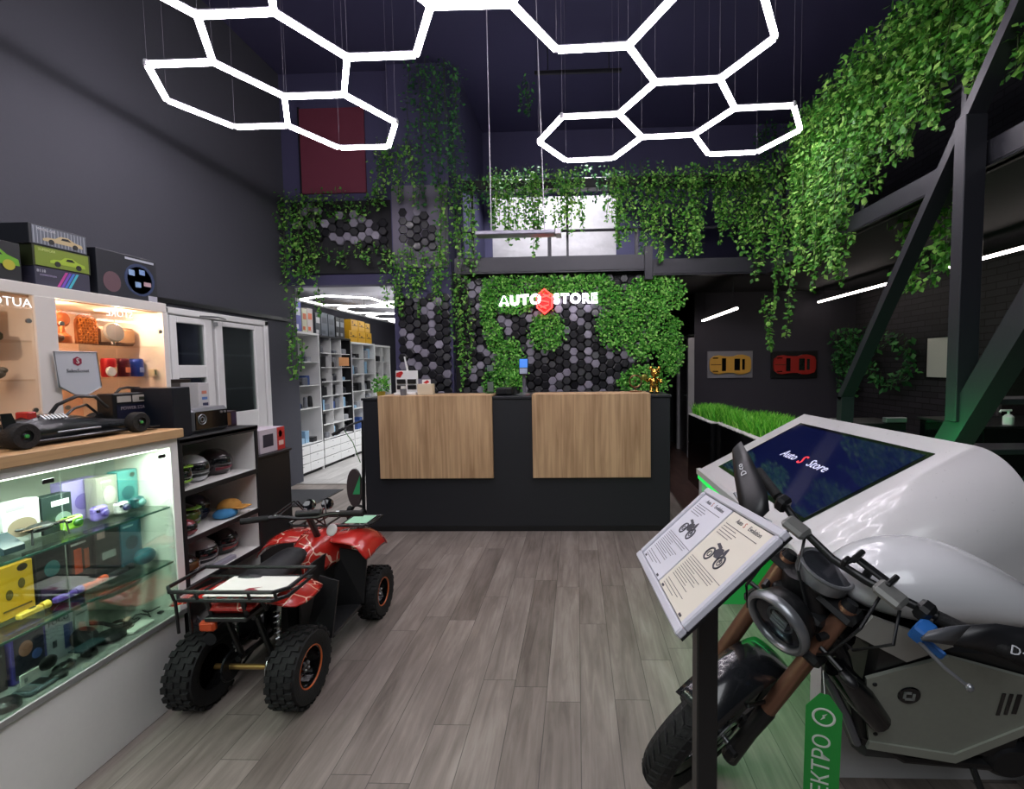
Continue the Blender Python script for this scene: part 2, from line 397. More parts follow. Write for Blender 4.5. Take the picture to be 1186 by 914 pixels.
# white framed glazed door in the left wall
def white_door():
    fr = MB()
    X0, X1 = XL, XL+.07
    for (a, c, z0, z1) in [(4.05, 4.11, 0, 2.08), (5.40, 5.47, 0, 2.08), (4.05, 5.47, 2.02, 2.08)]: fr.box(X0, X1, a, c, z0, z1, .008)
    root = thing('door_1', 'white framed glazed double door in the left wall behind the display cases', 'door', (XL, 4.76, 0))
    root['kind'] = 'structure'; del root['category']; del root['label']
    build('door_frame', fr, WHITE, root)
    for (a, c, panes) in [(4.13, 4.62, [(1.56, 1.95), (.95, 1.44)]), (4.66, 5.38, [(1.06, 1.96)])]:
        lf = MB(); d0, d1 = XL+.01, XL+.06; st = .1 if c-a < .55 else .14
        lf.box(d0, d1, a, a+st*.7, 0, 2.01, .006).box(d0, d1, c-st, c, 0, 2.01, .006)
        zs = sorted([z for p in panes for z in p]); edges = [0] + zs + [2.01]
        for i in range(0, len(edges), 2): lf.box(d0, d1, a+st*.7, c-st, edges[i], edges[i+1], .006)
        leaf = build('door_leaf', lf, WHITE, root)
        for (z0, z1) in panes: build('pane', box(XL+.03, XL+.036, a+st*.7, c-st, z0, z1), glass_mat('door_glass', '#dfe8e6', 1.6), leaf)
    ha = MB().box(XL+.06, XL+.10, 4.63, 4.65, 1.95, 1.99, .004).tube([(XL+.08, 4.45, 2.03), (XL+.14, 4.6, 2.035), (XL+.10, 4.75, 2.03)], .008)
    build('door_closer', ha, STEEL, root)
white_door()
# dark space and shelving seen through the panes
struct('trim_3', box(XL-.149, XL+.002, 4.11, 5.40, 0, 2.02), mat('door_backing', '#14161a', .35))
for z in (.6, 1.3, 1.66):
    struct('trim_9' if z < 1 else ('trim_10' if z < 1.5 else 'trim_11'), box(XL-.05, XL+.012, 4.15, 5.36, z, z+.02), mat('inner_shelf_white', '#8f9298', .5))
struct('trim_4', box(XL, XL+.03, 3.9, 5.95, 2.12, 2.16), BLKPL)

# corridor door
r = empty('door_2', (1.8, 7.85, 0)); r['kind'] = 'structure'
build('door_frame', MB().box(1.78, 1.88, 7.60, 7.68, 0, 1.98, .004).box(1.78, 1.88, 8.42, 8.5, 0, 1.98, .004).box(1.78, 1.88, 7.6, 8.5, 1.93, 1.98, .004), mat('door_white', '#b5b3b5', .5), r)
dl = build('door_leaf', MB().box(1.83, 1.88, 7.68, 8.42, 0, 1.93).box(1.822, 1.84, 7.76, 8.34, .2, .9, .01).box(1.822, 1.84, 7.76, 8.34, 1.05, 1.8, .01), mat('door_leaf_grey', '#4b484c', .5), r)
build('door_handle', MB().tube([(1.83, 7.75, 1.0), (1.78, 7.75, 1.0), (1.78, 7.86, 1.0)], .009), STEEL, dl)

# mezzanine: slab and edge beams
struct('ceiling_mezzanine_back', box(-1.45, XR, 5.98, 9.2, 2.64, 2.74), WALLK)
struct('ceiling_mezzanine_side', box(2.42, XR, -4, 5.98, 2.64, 2.74), WALLK)
def ibeam_y(mb, x, y0, y1, z0, z1):
    mb.box(x-.05, x+.05, y0, y1, z0, z0+.02, .002).box(x-.05, x+.05, y0, y1, z1-.02, z1, .002).box(x-.02, x+.02, y0, y1, z0, z1)
def ibeam_x(mb, y, x0, x1, z0, z1):
    mb.box(x0, x1, y-.05, y+.05, z0, z0+.02, .002).box(x0, x1, y-.05, y+.05, z1-.02, z1, .002).box(x0, x1, y-.02, y+.02, z0, z1)
mb = MB(); ibeam_x(mb, 5.92, -1.5, .86, 2.66, 2.86); mb.box(-1.5, .86, 5.86, 5.88, 2.68, 2.84)
struct('trim_5', mb, BEAM)
mb = MB(); ibeam_x(mb, 5.92, .92, 2.40, 2.60, 2.80); mb.box(.92, 2.4, 5.86, 5.88, 2.62, 2.78)
struct('trim_6', mb, BEAM)
mb = MB(); ibeam_y(mb, 2.36, -1.0, 5.86, 2.59, 2.73); mb.box(2.305, 2.325, -1, 5.86, 2.60, 2.72)
struct('trim_7', mb, BEAM)
struct('trim_8', MB().box(.84, .94, 5.84, 5.94, 2.55, 2.95, .004), BEAM)
rail = thing('mezzanine_railing', 'thin dark steel railing along the back mezzanine above the sign wall', 'railing', (0, 5.9, 2.8))
build('handrail', MB().tube([(-1.5, 5.9, 3.17), (2.36, 5.9, 3.17)], .018), BEAM, rail)
for x in (-1.45, -.32, .75, 2.3): build('post', MB().box(x-.022, x+.022, 5.88, 5.92, 2.74, 3.17, .003), BEAM, rail)
rail = thing('mezzanine_railing', 'dark steel railing along the right mezzanine, mostly hidden under greenery', 'railing', (2.36, 3, 2.7))
build('handrail', MB().tube([(2.36, 5.9, 3.17), (2.36, -.9, 3.17)], .018), BEAM, rail)
for y in (5.0, 4.0, 3.0, 2.0, 1.0, 0): build('post', MB().box(2.34, 2.38, y-.02, y+.02, 2.72, 3.17, .003), BEAM, rail)
tr = build('planting_tray', MB().box(-1.4, 2.3, 5.98, 6.14, 3.72, 3.84, .01), BLKPL); tag(tr, 'long black planting tray carrying the greenery over the back mezzanine', 'planter')
for x in (-1.3, -.1, 1.1, 2.25): build('bracket', MB().box(x-.015, x+.015, 6.04, 6.08, 2.74, 3.74), BEAM, tr)
tr = build('planting_tray', MB().box(2.40, 2.56, .8, 5.9, 3.72, 3.84, .01), BLKPL); tag(tr, 'long black planting tray carrying the greenery over the right mezzanine', 'planter')
for y in (1, 2.6, 4.2, 5.8): build('bracket', MB().box(2.46, 2.5, y-.015, y+.015, 2.74, 3.74), BEAM, tr)
# pale panel on the mezzanine
pm = mat('pale_stone_panel', '#cfcbd0', .8, bump=.6, bscale=9, vary=.25)
o = build('stone_screen', MB().box(-1.15, .56, 6.62, 6.68, 2.75, 3.84), pm); tag(o, 'pale rough stone-look panel standing on the back mezzanine behind hanging plants', 'panel')
o = build('wall_banner', MB().box(-3.44, -2.62, 5.97, 5.99, 3.72, 4.76), mat('dark_red_banner', '#6a2a3c', .8)); tag(o, 'dark red banner high on the back wall, left of the climbing greenery', 'banner')
build('banner_edge', MB().box(-3.46, -3.44, 5.965, 5.99, 3.70, 4.78), DSTEEL, o)
o = build('ceiling_rail', MB().box(-.45, .55, 5.6, 5.63, 4.86, 4.9, .003).box(-.3, -.29, 5.6, 5.63, 4.9, 5.2).box(.4, .41, 5.6, 5.63, 4.9, 5.2), DSTEEL); tag(o, 'short grey rail hung under the ceiling above the sign', 'rail')

# ------------------------------------------------------------------ hexagon ceiling lamp
HH = 2.1
def lattice_to_world(a, b_, left):
    yl = -.0157; s = .2238*HH; c, q = cos(yl), sin(yl)
    X = (a*c - b_*q)*s; Y = (a*q + b_*c)*s
    z = (1 - .011*X/HH - .0202*Y/HH) if left else (1 - .0121 + .0094*X/HH - .0118*Y/HH)
    return V(-.615*HH + X, 1.350*HH + Y, EYE + z*HH)
R3 = sqrt(3)
HEX = {'L4': (0,0), 'L2': (-1.5, R3/2), 'L1': (-3, R3), 'L3': (-1.5, 1.5*R3), 'M1': (-1.5, -R3/2), 'H5': (3, 0), 'H4': (4.5, R3/2), 'H2': (4.5, 1.5*R3), 'H1': (3, 2*R3), 'H3': (6, 2*R3), 'M2': (1.5, -R3/2), 'M3': (3, -R3), 'M4': (0, -R3)}
edges = {}
for k, (hx, hy) in HEX.items():
    vs = [(round(hx+cos(radians(60*i)), 3), round(hy+sin(radians(60*i)), 3)) for i in range(6)]
    for i in range(6):
        e = tuple(sorted([vs[i], vs[(i+1) % 6]])); edges.setdefault(e, k)
lampL = thing('hexagon_ceiling_lamp', 'glowing white honeycomb lamp of joined light tubes hanging under the dark ceiling', 'lamp', (0, 3, 3.6))
TUBE = glow('lamp_tube_light', '#fff6ff', LAMP)
SHELL = mat('lamp_housing', '#9a96a6', .4, .3)
nodes = {}
for (a, c), k in edges.items():
    left = k[0] == 'L' or k in ('M1', 'M4')
    pa = lattice_to_world(*a, a[0] < 1.6); pb = lattice_to_world(*c, c[0] < 1.6)
    d = (pb-pa).normalized(); s_ = d.cross(V(0,0,1)).normalized()
    def bar(w0, w1, z0, z1, trim=.012):
        A = pa + d*trim; B = pb - d*trim; out = []
        vs = []
        for P in (A, B):
            for (u, z) in ((-w0, z0), (w0, z0), (w1, z1), (-w1, z1)): vs.append(P + s_*u + V(0,0,z))
        return MB().add(vs, [(3,2,1,0), (4,5,6,7), (0,1,5,4), (1,2,6,5), (2,3,7,6), (3,0,4,7)])
    tb = build('light_tube', bar(.016, .019, -.012, .014), TUBE, lampL, 0)
    build('tube_housing', bar(.019, .017, .014, .024), SHELL, tb, 0)
    nodes[a] = pa; nodes[c] = pb
CONN = mat('lamp_connector', '#d9d6de', .3)
for k, p in nodes.items(): build('connector', MB().lathe([(0, .03), (.019, .03), (.023, .02), (.023, -.002), (.015, -.008), (0, -.008)], p, n=12), CONN, lampL)
for k, p in nodes.items():
    if (int(abs(k[0]*2)) + int(abs(k[1]*1.2))) % 2 == 0 or k[1] > 2: build('cable', MB().tube([p+V(0,0,.03), (p.x, p.y, ZC)], .0012, 4), mat('thin_cable', '#77747f', .5), lampL)
# grey bar hanging over the desk
o = thing('pendant_bar', 'slim grey unlit bar light hanging on thin cables over the desk', 'lamp', (-.46, 3.9, 2.6))
build('housing', MB().box(-.815, -.16, 3.86, 3.98, 2.575, 2.61, .008), mat('bar_housing', '#8d8a97', .35, .4), o)
build('end_cap', MB().box(-.16, -.115, 3.85, 3.99, 2.57, 2.615, .004), CONN, o)
build('cable', MB().tube([(-.69, 3.92, 2.61), (-.69, 3.92, ZC)], .004, 5), mat('bar_cable', '#a5a2ac', .5), o)
build('cable', MB().tube([(-.25, 3.92, 2.61), (-.31, 3.92, ZC)], .004, 5), MATS['bar_cable'], o)
# linear lamps under the mezzanine
def linear_lamp(x, y0, y1, z, label, es=9, top=2.64):
    o = thing('linear_lamp', label, 'lamp', (x, (y0+y1)/2, z))
    build('diffuser', MB().box(x-.017, x+.017, y0, y1, z-.018, z+.008, .004), glow('linear_lamp_light', '#fff0ea', es), o)
    build('housing', MB().box(x-.02, x+.02, y0-.01, y1+.01, z+.008, z+.03, .002), BLKPL, o)
    for y in (y0+.15, y1-.15): build('hanger', MB().tube([(x, y, z+.03), (x, y, top)], .003, 5), BLKPL, o)
linear_lamp(3.75, 5.67, 7.47, 2.45, 'warm white line lamp under the mezzanine, farther of the two on the right')
linear_lamp(3.75, 3.3, 4.95, 2.45, 'warm white line lamp under the mezzanine, nearer one behind the stair post')
linear_lamp(1.97, 5.88, 7.45, 2.19, 'short line lamp above the yellow car picture')
# lamps of the store room
SRT = glow('storeroom_tube_light', '#ffffff', 7)
for y in (6.9, 8.3, 9.8):  # hidden spots added to boost the tubes' light on floor and shelves
    l = bpy.data.lights.new('storeroom_fill_spot', 'SPOT'); l.energy = 170; l.color = (.95, .97, 1); l.spot_size = radians(150); l.spot_blend = .8; l.shadow_soft_size = .02
    o = bpy.data.objects.new('storeroom_fill_spot', l); COL.objects.link(o); o.location = (-2.5, y, 2.44); o.rotation_euler = (0, radians(-18), 0)
o = thing('store_ceiling_lamp', 'row of joined white light tubes under the store room ceiling', 'lamp', (-3, 8, 2.6))
def seg(p, q): build('light_tube', MB().tube([p, q], .013, 6), SRT, o, 0)
zt = 2.50
def hx(cx, cy, r):
    P = [(cx+r*cos(radians(60*i+30)), cy+r*sin(radians(60*i+30)), zt) for i in range(6)]
    for i in range(6): seg(P[i], P[(i+1) % 6])
for cy_ in (6.9, 7.95, 9.0, 10.05): hx(-3.4, cy_, .58)
for cy_ in (7.42, 8.48): hx(-2.45, cy_, .58)
for y in (7, 9): build('hanger', MB().tube([(-3.4, y+.5, zt), (-3.4, y+.5, 2.68)], .004, 5), BLKPL, o)

# ------------------------------------------------------------------ hexagon tiles on the back wall
HEXK = mat('black_hex_tile', '#15151b', .42, coat=.15, vary=.3)
HEXG = mat('grey_hex_tile', '#86828f', .5, vary=.15)
def hexfield(x0, x1, z0, z1, y, test, pg, root, r=.061, seed=1):
    rnd = random.Random(seed); k, g = MB(), MB()
    nx = int((x1-x0)/(1.5*r))+1; nz = int((z1-z0)/(R3*r))+1
    for i in range(nx+1):
        for j in range(nz+1):
            cx_ = x0 + i*1.5*r; cz = z0 + (j + .5*(i % 2))*R3*r
            if cx_ > x1-r*.5 or cz > z1-r*.5 or cx_ < x0+r*.5 or cz < z0+r*.5: continue
            t = test(cx_, cz)
            if not t: continue
            d = rnd.choice([.012, .018, .03, .045, .05]); rr = r*.93; tx, tz = rnd.uniform(-.14,.14), rnd.uniform(-.14,.14)
            grey = rnd.random() < pg*(t if t is not True else 1)
            vs = []
            for (q, dd, tilt) in ((rr, 0, 0), (rr, d, 1), (rr*.82, d+.006, 1)):
                for a in range(6):
                    ux, uz = q*cos(radians(60*a)), q*sin(radians(60*a))
                    vs.append((cx_+ux, y - dd - tilt*(ux*tx+uz*tz) - tilt*.004, cz+uz))
            fs = [(a, (a+1) % 6, (a+1) % 6+6, a+6) for a in range(6)] + [(a+6, (a+1) % 6+6, (a+1) % 6+12, a+12) for a in range(6)] + [tuple(range(12, 18))]
            (g if grey else k).add(vs, fs)
    build('black_tiles', k, HEXK, root, 0)
    if g.v: build('grey_tiles', g, HEXG, root, 0, 'grey hexagon tiles')
hp_ = thing('hexagon_tile_wall', 'wall of black and grey raised hexagon tiles behind the reception desk', 'wall tiles', (-.3, 5.99, 0))
hexfield(-1.5, .92, .95, 2.66, 5.995, lambda x, z: True, .27, hp_)
hp_ = thing('hexagon_tile_column', 'hexagon tiles on the wall column between the doorway and the sign wall', 'wall tiles', (-1.9, 5.87, 0))
hexfield(-2.26, -1.58, .95, 2.45, 5.875, lambda x, z: True, .22, hp_, seed=3)
hexfield(-2.22, -1.6, 2.95, 3.62, 5.875, lambda x, z: (x > -2.08 and z < 3.2+.25*sin(x*9)) or (x < -1.95 and z > 3.1 and z < 3.5+.2*cos(x*5)), .12, hp_, seed=4)
build('backing_board', MB().box(-2.26, -1.57, 5.86, 5.879, 2.75, 3.75), mat('pale_grey_board', '#6a6675', .7), hp_)  # board of a paler grey than the column behind it
hp_ = thing('hexagon_tile_wall', 'black board with scattered hexagon tiles above the doorway', 'wall tiles', (-3, 5.99, 0))
build('backing_board', MB().box(-3.6, -2.3, 5.97, 5.995, 2.72, 3.62), WALLK, hp_)
hexfield(-3.6, -2.35, 2.75, 3.6, 5.969, lambda x, z: (abs(z-(3.3+.5*(x+3)*-.5)) < .2) and 1.0, .35, hp_, seed=6)

# ------------------------------------------------------------------ foliage
def leaf_add(vs, fs, p, d, L, w, n):
    """one folded leaf: base p, direction d, length L, width w, face normal n"""
    s = d.cross(n)
    if s.length < 1e-4: s = V(1,0,0)
    s.normalize(); k = len(vs)
    vs.append(tuple(p)); vs.append(tuple(p + d*(L*.45) + s*w - n*(w*.3))); vs.append(tuple(p + d*L - n*(L*.12))); vs.append(tuple(p + d*(L*.45) - s*w - n*(w*.3)))
    fs.append((k, k+1, k+2)); fs.append((k, k+2, k+3))
def rndv(r, a): return V(r.uniform(-a,a), r.uniform(-a,a), r.uniform(-a,a))
def vine(name, label, cat, strands, m, seed, leaf=.05, dens=26, group=None, spread=.05, out=V(0,-1,0), stuff=False, parent=None):
    """strands: list of (top point, length, thickness)"""
    r = random.Random(seed); vs = []; fs = []; st = MB()
    for (top, ln, th) in strands:
        p = Vector(top); n = max(3, int(ln*dens)); step = ln/n; dx = V(r.uniform(-.12,.12), r.uniform(-.12,.12), 0); pts = [p.copy()]
        for i in range(n):
            dx = dx*.8 + V(r.uniform(-.09,.09), r.uniform(-.09,.09), 0); p = p + (V(0,0,-1) + dx).normalized()*step
            if i % 4 == 3 or i == n-1: pts.append(p.copy())
            tp = th*(1 - .72*(i/n)**1.6)
            for k in range(3):
                off = rndv(r, tp); off.z *= .5; d = (V(r.uniform(-1,1), r.uniform(-1,1), r.uniform(-1.3,.1)) + out*.5).normalized()
                nn = (out*.7 + V(r.uniform(-.6,.6), r.uniform(-.6,.6), r.uniform(.1,1.1))).normalized()
                L = leaf*r.uniform(.6,1.25); leaf_add(vs, fs, p+off, d, L, L*.34, nn)
        st.tube(pts, .003, 4, False)
    root = thing(name, label, cat, strands[0][0], 0, group)
    mb = MB(); mb.v = vs; mb.f = fs
    build('foliage', mb, m, root, 0); build('stems', st, STEM, root, 0)['kind'] = 'stuff'
    return root
def clump(x0, x1, y0, y1, ztop, zbot, n, seed, th=.07, ragged=.5):
    r = random.Random(seed); out = []
    for i in range(n):
        t = (i+.5)/n; x = x0+(x1-x0)*t + r.uniform(-.03,.03); y = y0+(y1-y0)*t + r.uniform(-.04,.04)
        zt_ = ztop + r.uniform(-.1,.06); k = 1-ragged*r.random()
        out.append(((x, y, zt_), (zt_-zbot)*k, th*r.uniform(.7,1.2)))
    return out
vine('hanging_ivy', 'leafy hanging greenery covering the far left corner beside the doorway', 'plant', clump(-3.62, -3.2, 5.85, 5.86, 3.70, 2.15, 9, 11, .09), LEAF, 1)
vine('hanging_ivy', 'greenery trailing from the left corner along the top of the hexagon board', 'plant', clump(-3.25, -2.35, 5.87, 5.87, 3.72, 3.35, 11, 12, .08, .6) + clump(-3.2, -2.35, 5.87, 5.87, 3.08, 2.78, 9, 13, .07, .6), LEAF, 2)
vine('hanging_ivy', 'small ivy strand hanging down inside the left edge of the doorway', 'plant', [((-3.62, 5.93, 2.45), .62, .05), ((-3.55, 5.9, 2.0), .6, .07), ((-3.48, 5.9, 1.9), .4, .07), ((-3.6, 5.9, 2.1), .6, .05)], LEAF, 3, .055, 22)
vine('climbing_plant', 'tall dark greenery climbing up to the ceiling on the wall column', 'plant', clump(-1.95, -1.35, 5.75, 5.72, 5.15, 3.3, 10, 14, .10, .35), LEAFD, 4)
vine('climbing_plant', 'greenery bunch at the left foot of the tall climbing plant', 'plant', clump(-2.42, -1.95, 5.78, 5.75, 4.25, 3.4, 8, 15, .09, .4), LEAF, 5)
vine('climbing_plant', 'greenery bunch right of the wall column beside the stone panel', 'plant', clump(-1.65, -1.2, 5.78, 5.8, 3.8, 2.6, 9, 16, .09, .4), LEAF, 6)
vine('hanging_ivy', 'pale green hanging plant on the wall column below the grey board', 'plant', clump(-2.34, -1.62, 5.80, 5.80, 2.98, 2.15, 12, 17, .07, .45), LEAF, 7, .045, 34)
vine('hanging_ivy', 'thin greenery strip down the seam between column and sign wall', 'plant', clump(-1.52, -1.36, 5.85, 5.88, 2.75, 1.1, 4, 18, .06, .3), LEAF, 8)
vine('hanging_ivy', 'thick dark greenery row along the top of the back mezzanine tray', 'plant', clump(-1.35, 2.25, 6.0, 6.0, 3.98, 3.55, 44, 19, .10, .5), LEAFD, 9)
for i, (px0, px1, zb, lab) in enumerate([(-.62, -.40, 2.85, 'hanging plant in front of the left side of the pale stone panel'), (-.25, .08, 3.05, 'hanging plant in front of the middle of the pale stone panel'),
        (.42, .66, 2.95, 'hanging plant at the right edge of the pale stone panel'), (.78, 1.18, 2.75, 'long hanging plant above the right beam, next to the railing post'), (1.25, 1.55, 2.72, 'hanging plant above the dark corridor opening'),
        (1.66, 1.98, 2.9, 'hanging plant above the short line lamp'), (2.02, 2.25, 2.7, 'hanging plant just left of the mezzanine corner'), (-1.05, -.72, 3.0, 'short hanging plant above the left letters of the sign')]):
    vine('hanging_fern', lab, 'plant', clump(px0, px1, 5.82, 5.84, 3.88, zb, 10, 30+i, .085, .4), LEAF, 20+i, .05, 34)
# corner and right side: tray above the mezzanine edge at x = 2.36
vine('hanging_fern', 'long hanging plant at the mezzanine corner with a thin tail over the red car picture', 'plant', clump(2.2, 2.42, 5.8, 5.1, 3.9, 2.4, 10, 40, .09, .3) + [((2.25, 5.4, 2.7), 1.0, .05), ((2.3, 5.2, 2.6), .8, .06), ((2.15, 5.5, 2.3), .65, .045)], LEAF, 41, .06)
spec = [(5.05, 4.55, 2.35, 'broad fern clump on the right mezzanine edge, nearest the corner', 16), (4.5, 4.12, 2.15, 'very long fern clump reaching below the side beam', 14), (4.08, 3.75, 2.75, 'fern clump in the middle of the right mezzanine edge', 12),
        (3.7, 3.38, 2.85, 'ragged fern clump in front of the side beam, left of the stair rail', 11), (3.34, 3.02, 2.95, 'dense fern clump behind the upper part of the stair rail', 11), (2.98, 2.6, 2.95, 'fern clump just right of the stair rail at the top', 11), (2.55, 2.1, 2.7, 'fern clump at the top right corner of the picture', 12)]
for i, (ya, yb_, zb, lab, n) in enumerate(spec):
    vine('hanging_fern', lab, 'plant', clump(2.28, 2.3, ya, yb_, 3.98, zb, int(n*1.3), 50+i, .11, .4), LEAF, 60+i, .052, 46, out=V(-1,-.3,0))
vine('hanging_fern', 'bright fern hanging below the side beam behind the stair post', 'plant', clump(2.62, 2.75, 3.95, 3.45, 2.85, 2.05, 9, 70, .09, .25), LEAF, 71, .06, 34, out=V(-1,-.3,0))
# plants on the picture wall and on the brick wall
vine('wall_plant', 'trailing plant on the far end of the picture wall behind the stair rail', 'plant', clump(4.0, 4.3, 7.45, 7.3, 2.05, 1.0, 9, 80, .09, .4), LEAFD, 81, .07, 22)
r_ = random.Random(5); ring = []
for i in range(20):
    a = 2*pi*i/20; ring.append(((4.22, 6.55+.42*cos(a), 1.66+.30*sin(a)), .2, .10))
vine('ivy_wreath', 'ivy ring hanging on the black brick wall', 'plant', ring, LEAFD, 82, .09, 24, out=V(-1,0,0))
vine('wall_plant', 'faint dark greenery hanging from the ceiling far back on the right', 'plant', clump(2.75, 3.15, 7.4, 7.4, 5.15, 4.0, 6, 83, .09, .4), LEAFD, 84)
vine('wall_plant', 'small dark plant hanging from the ceiling rail above the sign', 'plant', clump(-.62, -.5, 5.6, 5.6, 4.85, 4.3, 3, 85, .05, .4), LEAFD, 86)
# green leaves planted on the sign wall
blobs = [(556,330,28,16),(600,328,40,12),(560,348,24,12),(640,326,34,9),(552,398,16,10),(556,425,18,34),(540,440,14,22),(538,385,10,16),(600,381,20,21),(676,376,20,24),(722,338,32,18),(706,380,20,34),(738,405,15,26),(708,440,27,19),(742,376,9,9),(668,340,22,12),(690,352,24,14),(720,360,18,14),(745,350,8,8),(532,350,10,30)]
r_ = random.Random(9); vs = []; fs = []
for i in range(20000):
    px = r_.uniform(524, 756); py = r_.uniform(318, 462); j = 1 + .13*sin(px*.9)*cos(py*.8) + r_.uniform(-.12,.12)
    if any(((px-bx)/(rx*j))**2 + ((py-by)/(ry*j))**2 < 1 for bx, by, rx, ry in blobs):
        p = V((px-632.5)*.01102, 5.935 - r_.uniform(0, .05), 1.5+(421-py)*.01102); d = V(r_.uniform(-1,1), r_.uniform(-.9,-.1), r_.uniform(-1,.6)).normalized()
        L = r_.uniform(.025, .045); leaf_add(vs, fs, p, d, L, L*.42, (V(r_.uniform(-.6,.6), -1, r_.uniform(0,.9))).normalized())
mb = MB(); mb.v = vs; mb.f = fs
o = build('wall_greenery', mb, MOSS, None, 0); tag(o, 'patches of bright small-leaved greenery growing over the hexagon sign wall', 'plant', kind='stuff')

# ------------------------------------------------------------------ reception desk
DESK = mat('black_desk', '#1d1f24', .5, bump=.03)
d = thing('reception_desk', 'long black reception desk with two light oak front panels', 'desk', (-.57, 4.5, 0))
build('desk_body', MB().box(-1.955, .83, 4.21, 4.95, 0, 1.215, .004), DESK, d)
build('desk_top', MB().box(-1.965, .84, 4.20, 4.97, 1.215, 1.237, .003), DESK, d)
build('plinth', MB().box(-1.93, .80, 4.2095, 4.23, 0, .05), BLKPL, d)
for x0, x1 in ((-1.80, -.765), (-.405, .65)):
    p_ = build('oak_panel', MB().box(x0, x1, 4.175, 4.212, .50, 1.245, .003), OAK, d, label='light oak front panel')
    build('oak_top', MB().box(x0, x1, 4.175, 4.50, 1.238, 1.256, .003), OAK, p_)
T = 1.2375; TO = 1.2565
# --- things on the desk
def leafball(vs, fs, r, c, R, n, L):
    for i in range(n):
        d = rndv(r, 1).normalized(); p = c + d*R*r.uniform(.2, 1); leaf_add(vs, fs, p, (d+V(0,0,.3)).normalized(), L*r.uniform(.6,1.2), L*.3, (d+rndv(r,.5)).normalized())
def pot_plant(x, y, z, R, label, seed, h=.06, potc='#2b2b2b'):
    o = thing('potted_plant', label, 'plant', (x, y, z))
    build('pot', MB().lathe([(0,0), (.032,0), (.042,h), (.036,h), (.034,h-.01), (0,h-.01)], (x,y,z), n=18), mat('pot_'+potc[1:], potc, .5), o)
    r = random.Random(seed); vs = []; fs = []; leafball(vs, fs, r, V(x, y, z+h+R*.7), R, 220, .035)
    mb = MB(); mb.v = vs; mb.f = fs; build('foliage', mb, MOSS, o, 0); return o
pot_plant(-1.86, 4.40, T, .085, 'small potted plant on the left end of the black desk', 3, .05, '#b9a03a')
pot_plant(-.60, 4.62, T, .085, 'small round potted plant between the two oak panels', 4, .07)
o = thing('card_display', 'white card stand with four dark cards and red mark on the desk', 'display stand', (-1.60, 4.35, TO))
build('back_board', MB().box(-1.70, -1.49, 4.36, 4.37, TO, TO+.225, .002), WHITE, o)
for i in (0,1):
    for j in (0,1):
        build('card', MB().box(-1.685+i*.10, -1.605+i*.10, 4.345, 4.36, TO+.05+j*.055, TO+.09+j*.055, .001), BLKPL, o, label='dark card in the stand')
build('red_mark', MB().prism([(-1.695,4.358,TO+.17),(-1.655,4.358,TO+.16),(-1.625,4.358,TO+.205),(-1.64,4.358,TO+.22),(-1.69,4.358,TO+.205)], (0,-.001,0)), mat('red_print', '#c02a2a', .5), o)
build('tray', MB().box(-1.70, -1.49, 4.30, 4.36, TO, TO+.02, .002), WHITE, o)
o = thing('card_holder', 'small grey cup beside the card stand on the desk', 'cup', (-1.59, 4.27, TO))
build('cup', MB().lathe([(0,0),(.026,0),(.03,.06),(.027,.06),(.024,.004),(0,.004)], (-1.59,4.25,TO), n=18), mat('grey_plastic', '#6c6d72', .4), o)
build('cards', MB().box(-1.61, -1.57, 4.245, 4.255, TO+.004, TO+.085), OFFW, o)
o = thing('leaflet_box', 'low beige leaflet box with a red leaflet beside the card stand', 'box', (-1.40, 4.33, TO))
build('box_body', MB().box(-1.475, -1.335, 4.29, 4.37, TO, TO+.10, .003), mat('beige_card', '#cbbfa6', .6), o)
build('leaflet', MB().box(-1.45, -1.37, 4.36, 4.365, TO+.08, TO+.14), WHITE, o); build('red_print', MB().prism([(-1.44,4.359,TO+.11),(-1.40,4.359,TO+.135),(-1.38,4.359,TO+.115),(-1.41,4.359,TO+.10)], (0,-.001,0)), MATS['red_print'], o)
o = thing('router', 'white upright stick antenna rising behind the card stand', 'antenna', (-1.66, 4.55, T))
build('base', MB().box(-1.72, -1.60, 4.5, 4.6, T, T+.03, .008), WHITE, o); build('antenna', MB().tube([(-1.655,4.55,T+.03),(-1.655,4.55,T+.25),(-1.68,4.55,T+.38)], [.013,.011,.007], 10), WHITE, o)
o = thing('sign_holder', 'clear acrylic leaflet holder on the right end of the left oak panel', 'holder', (-.80, 4.35, TO))
build('acrylic_panel', MB().box(-.84, -.775, 4.35, 4.356, TO, TO+.27, .001), glass_mat('acrylic', '#e6ecec', 2.5), o)
build('base', MB().box(-.85, -.765, 4.32, 4.39, TO, TO+.006, .001), GLASS, o)
build('leaflet', MB().box(-.835, -.78, 4.357, 4.359, TO+.02, TO+.11), OFFW, o); build('leaflet', MB().box(-.835, -.78, 4.357, 4.359, TO+.21, TO+.265), OFFW, o)
o = thing('phone_dock', 'low black device standing before the round plant on the desk', 'device', (-.70, 4.42, T))
build('body', MB().box(-.76, -.60, 4.36, 4.48, T, T+.075, .014), BLKPL, o); build('keypad', MB().box(-.75, -.66, 4.355, 4.362, T+.015, T+.06, .002), DSTEEL, o)
o = thing('payment_terminal', 'terminal with a lit blue screen on a grey pole stand on the desk', 'terminal', (-.50, 4.42, T))
build('base', MB().lathe([(0,0),(.075,0),(.075,.008),(.03,.02),(0,.02)], (-.50,4.42,T), n=24), SILVER, o)
build('pole', MB().tube([(-.50,4.44,T+.015),(-.50,4.44,T+.22)], .016, 12), mat('grey_pole', '#5c5c66', .4), o)
R_ = Matrix.Rotation(radians(-14), 4, 'X'); R2 = Matrix.Translation(V(-.50,4.42,T+.26)) @ R_
sc_ = build('terminal_body', MB(R2).box(-.045,.045,-.012,.012,-.075,.085,.008), BLKPL, o)
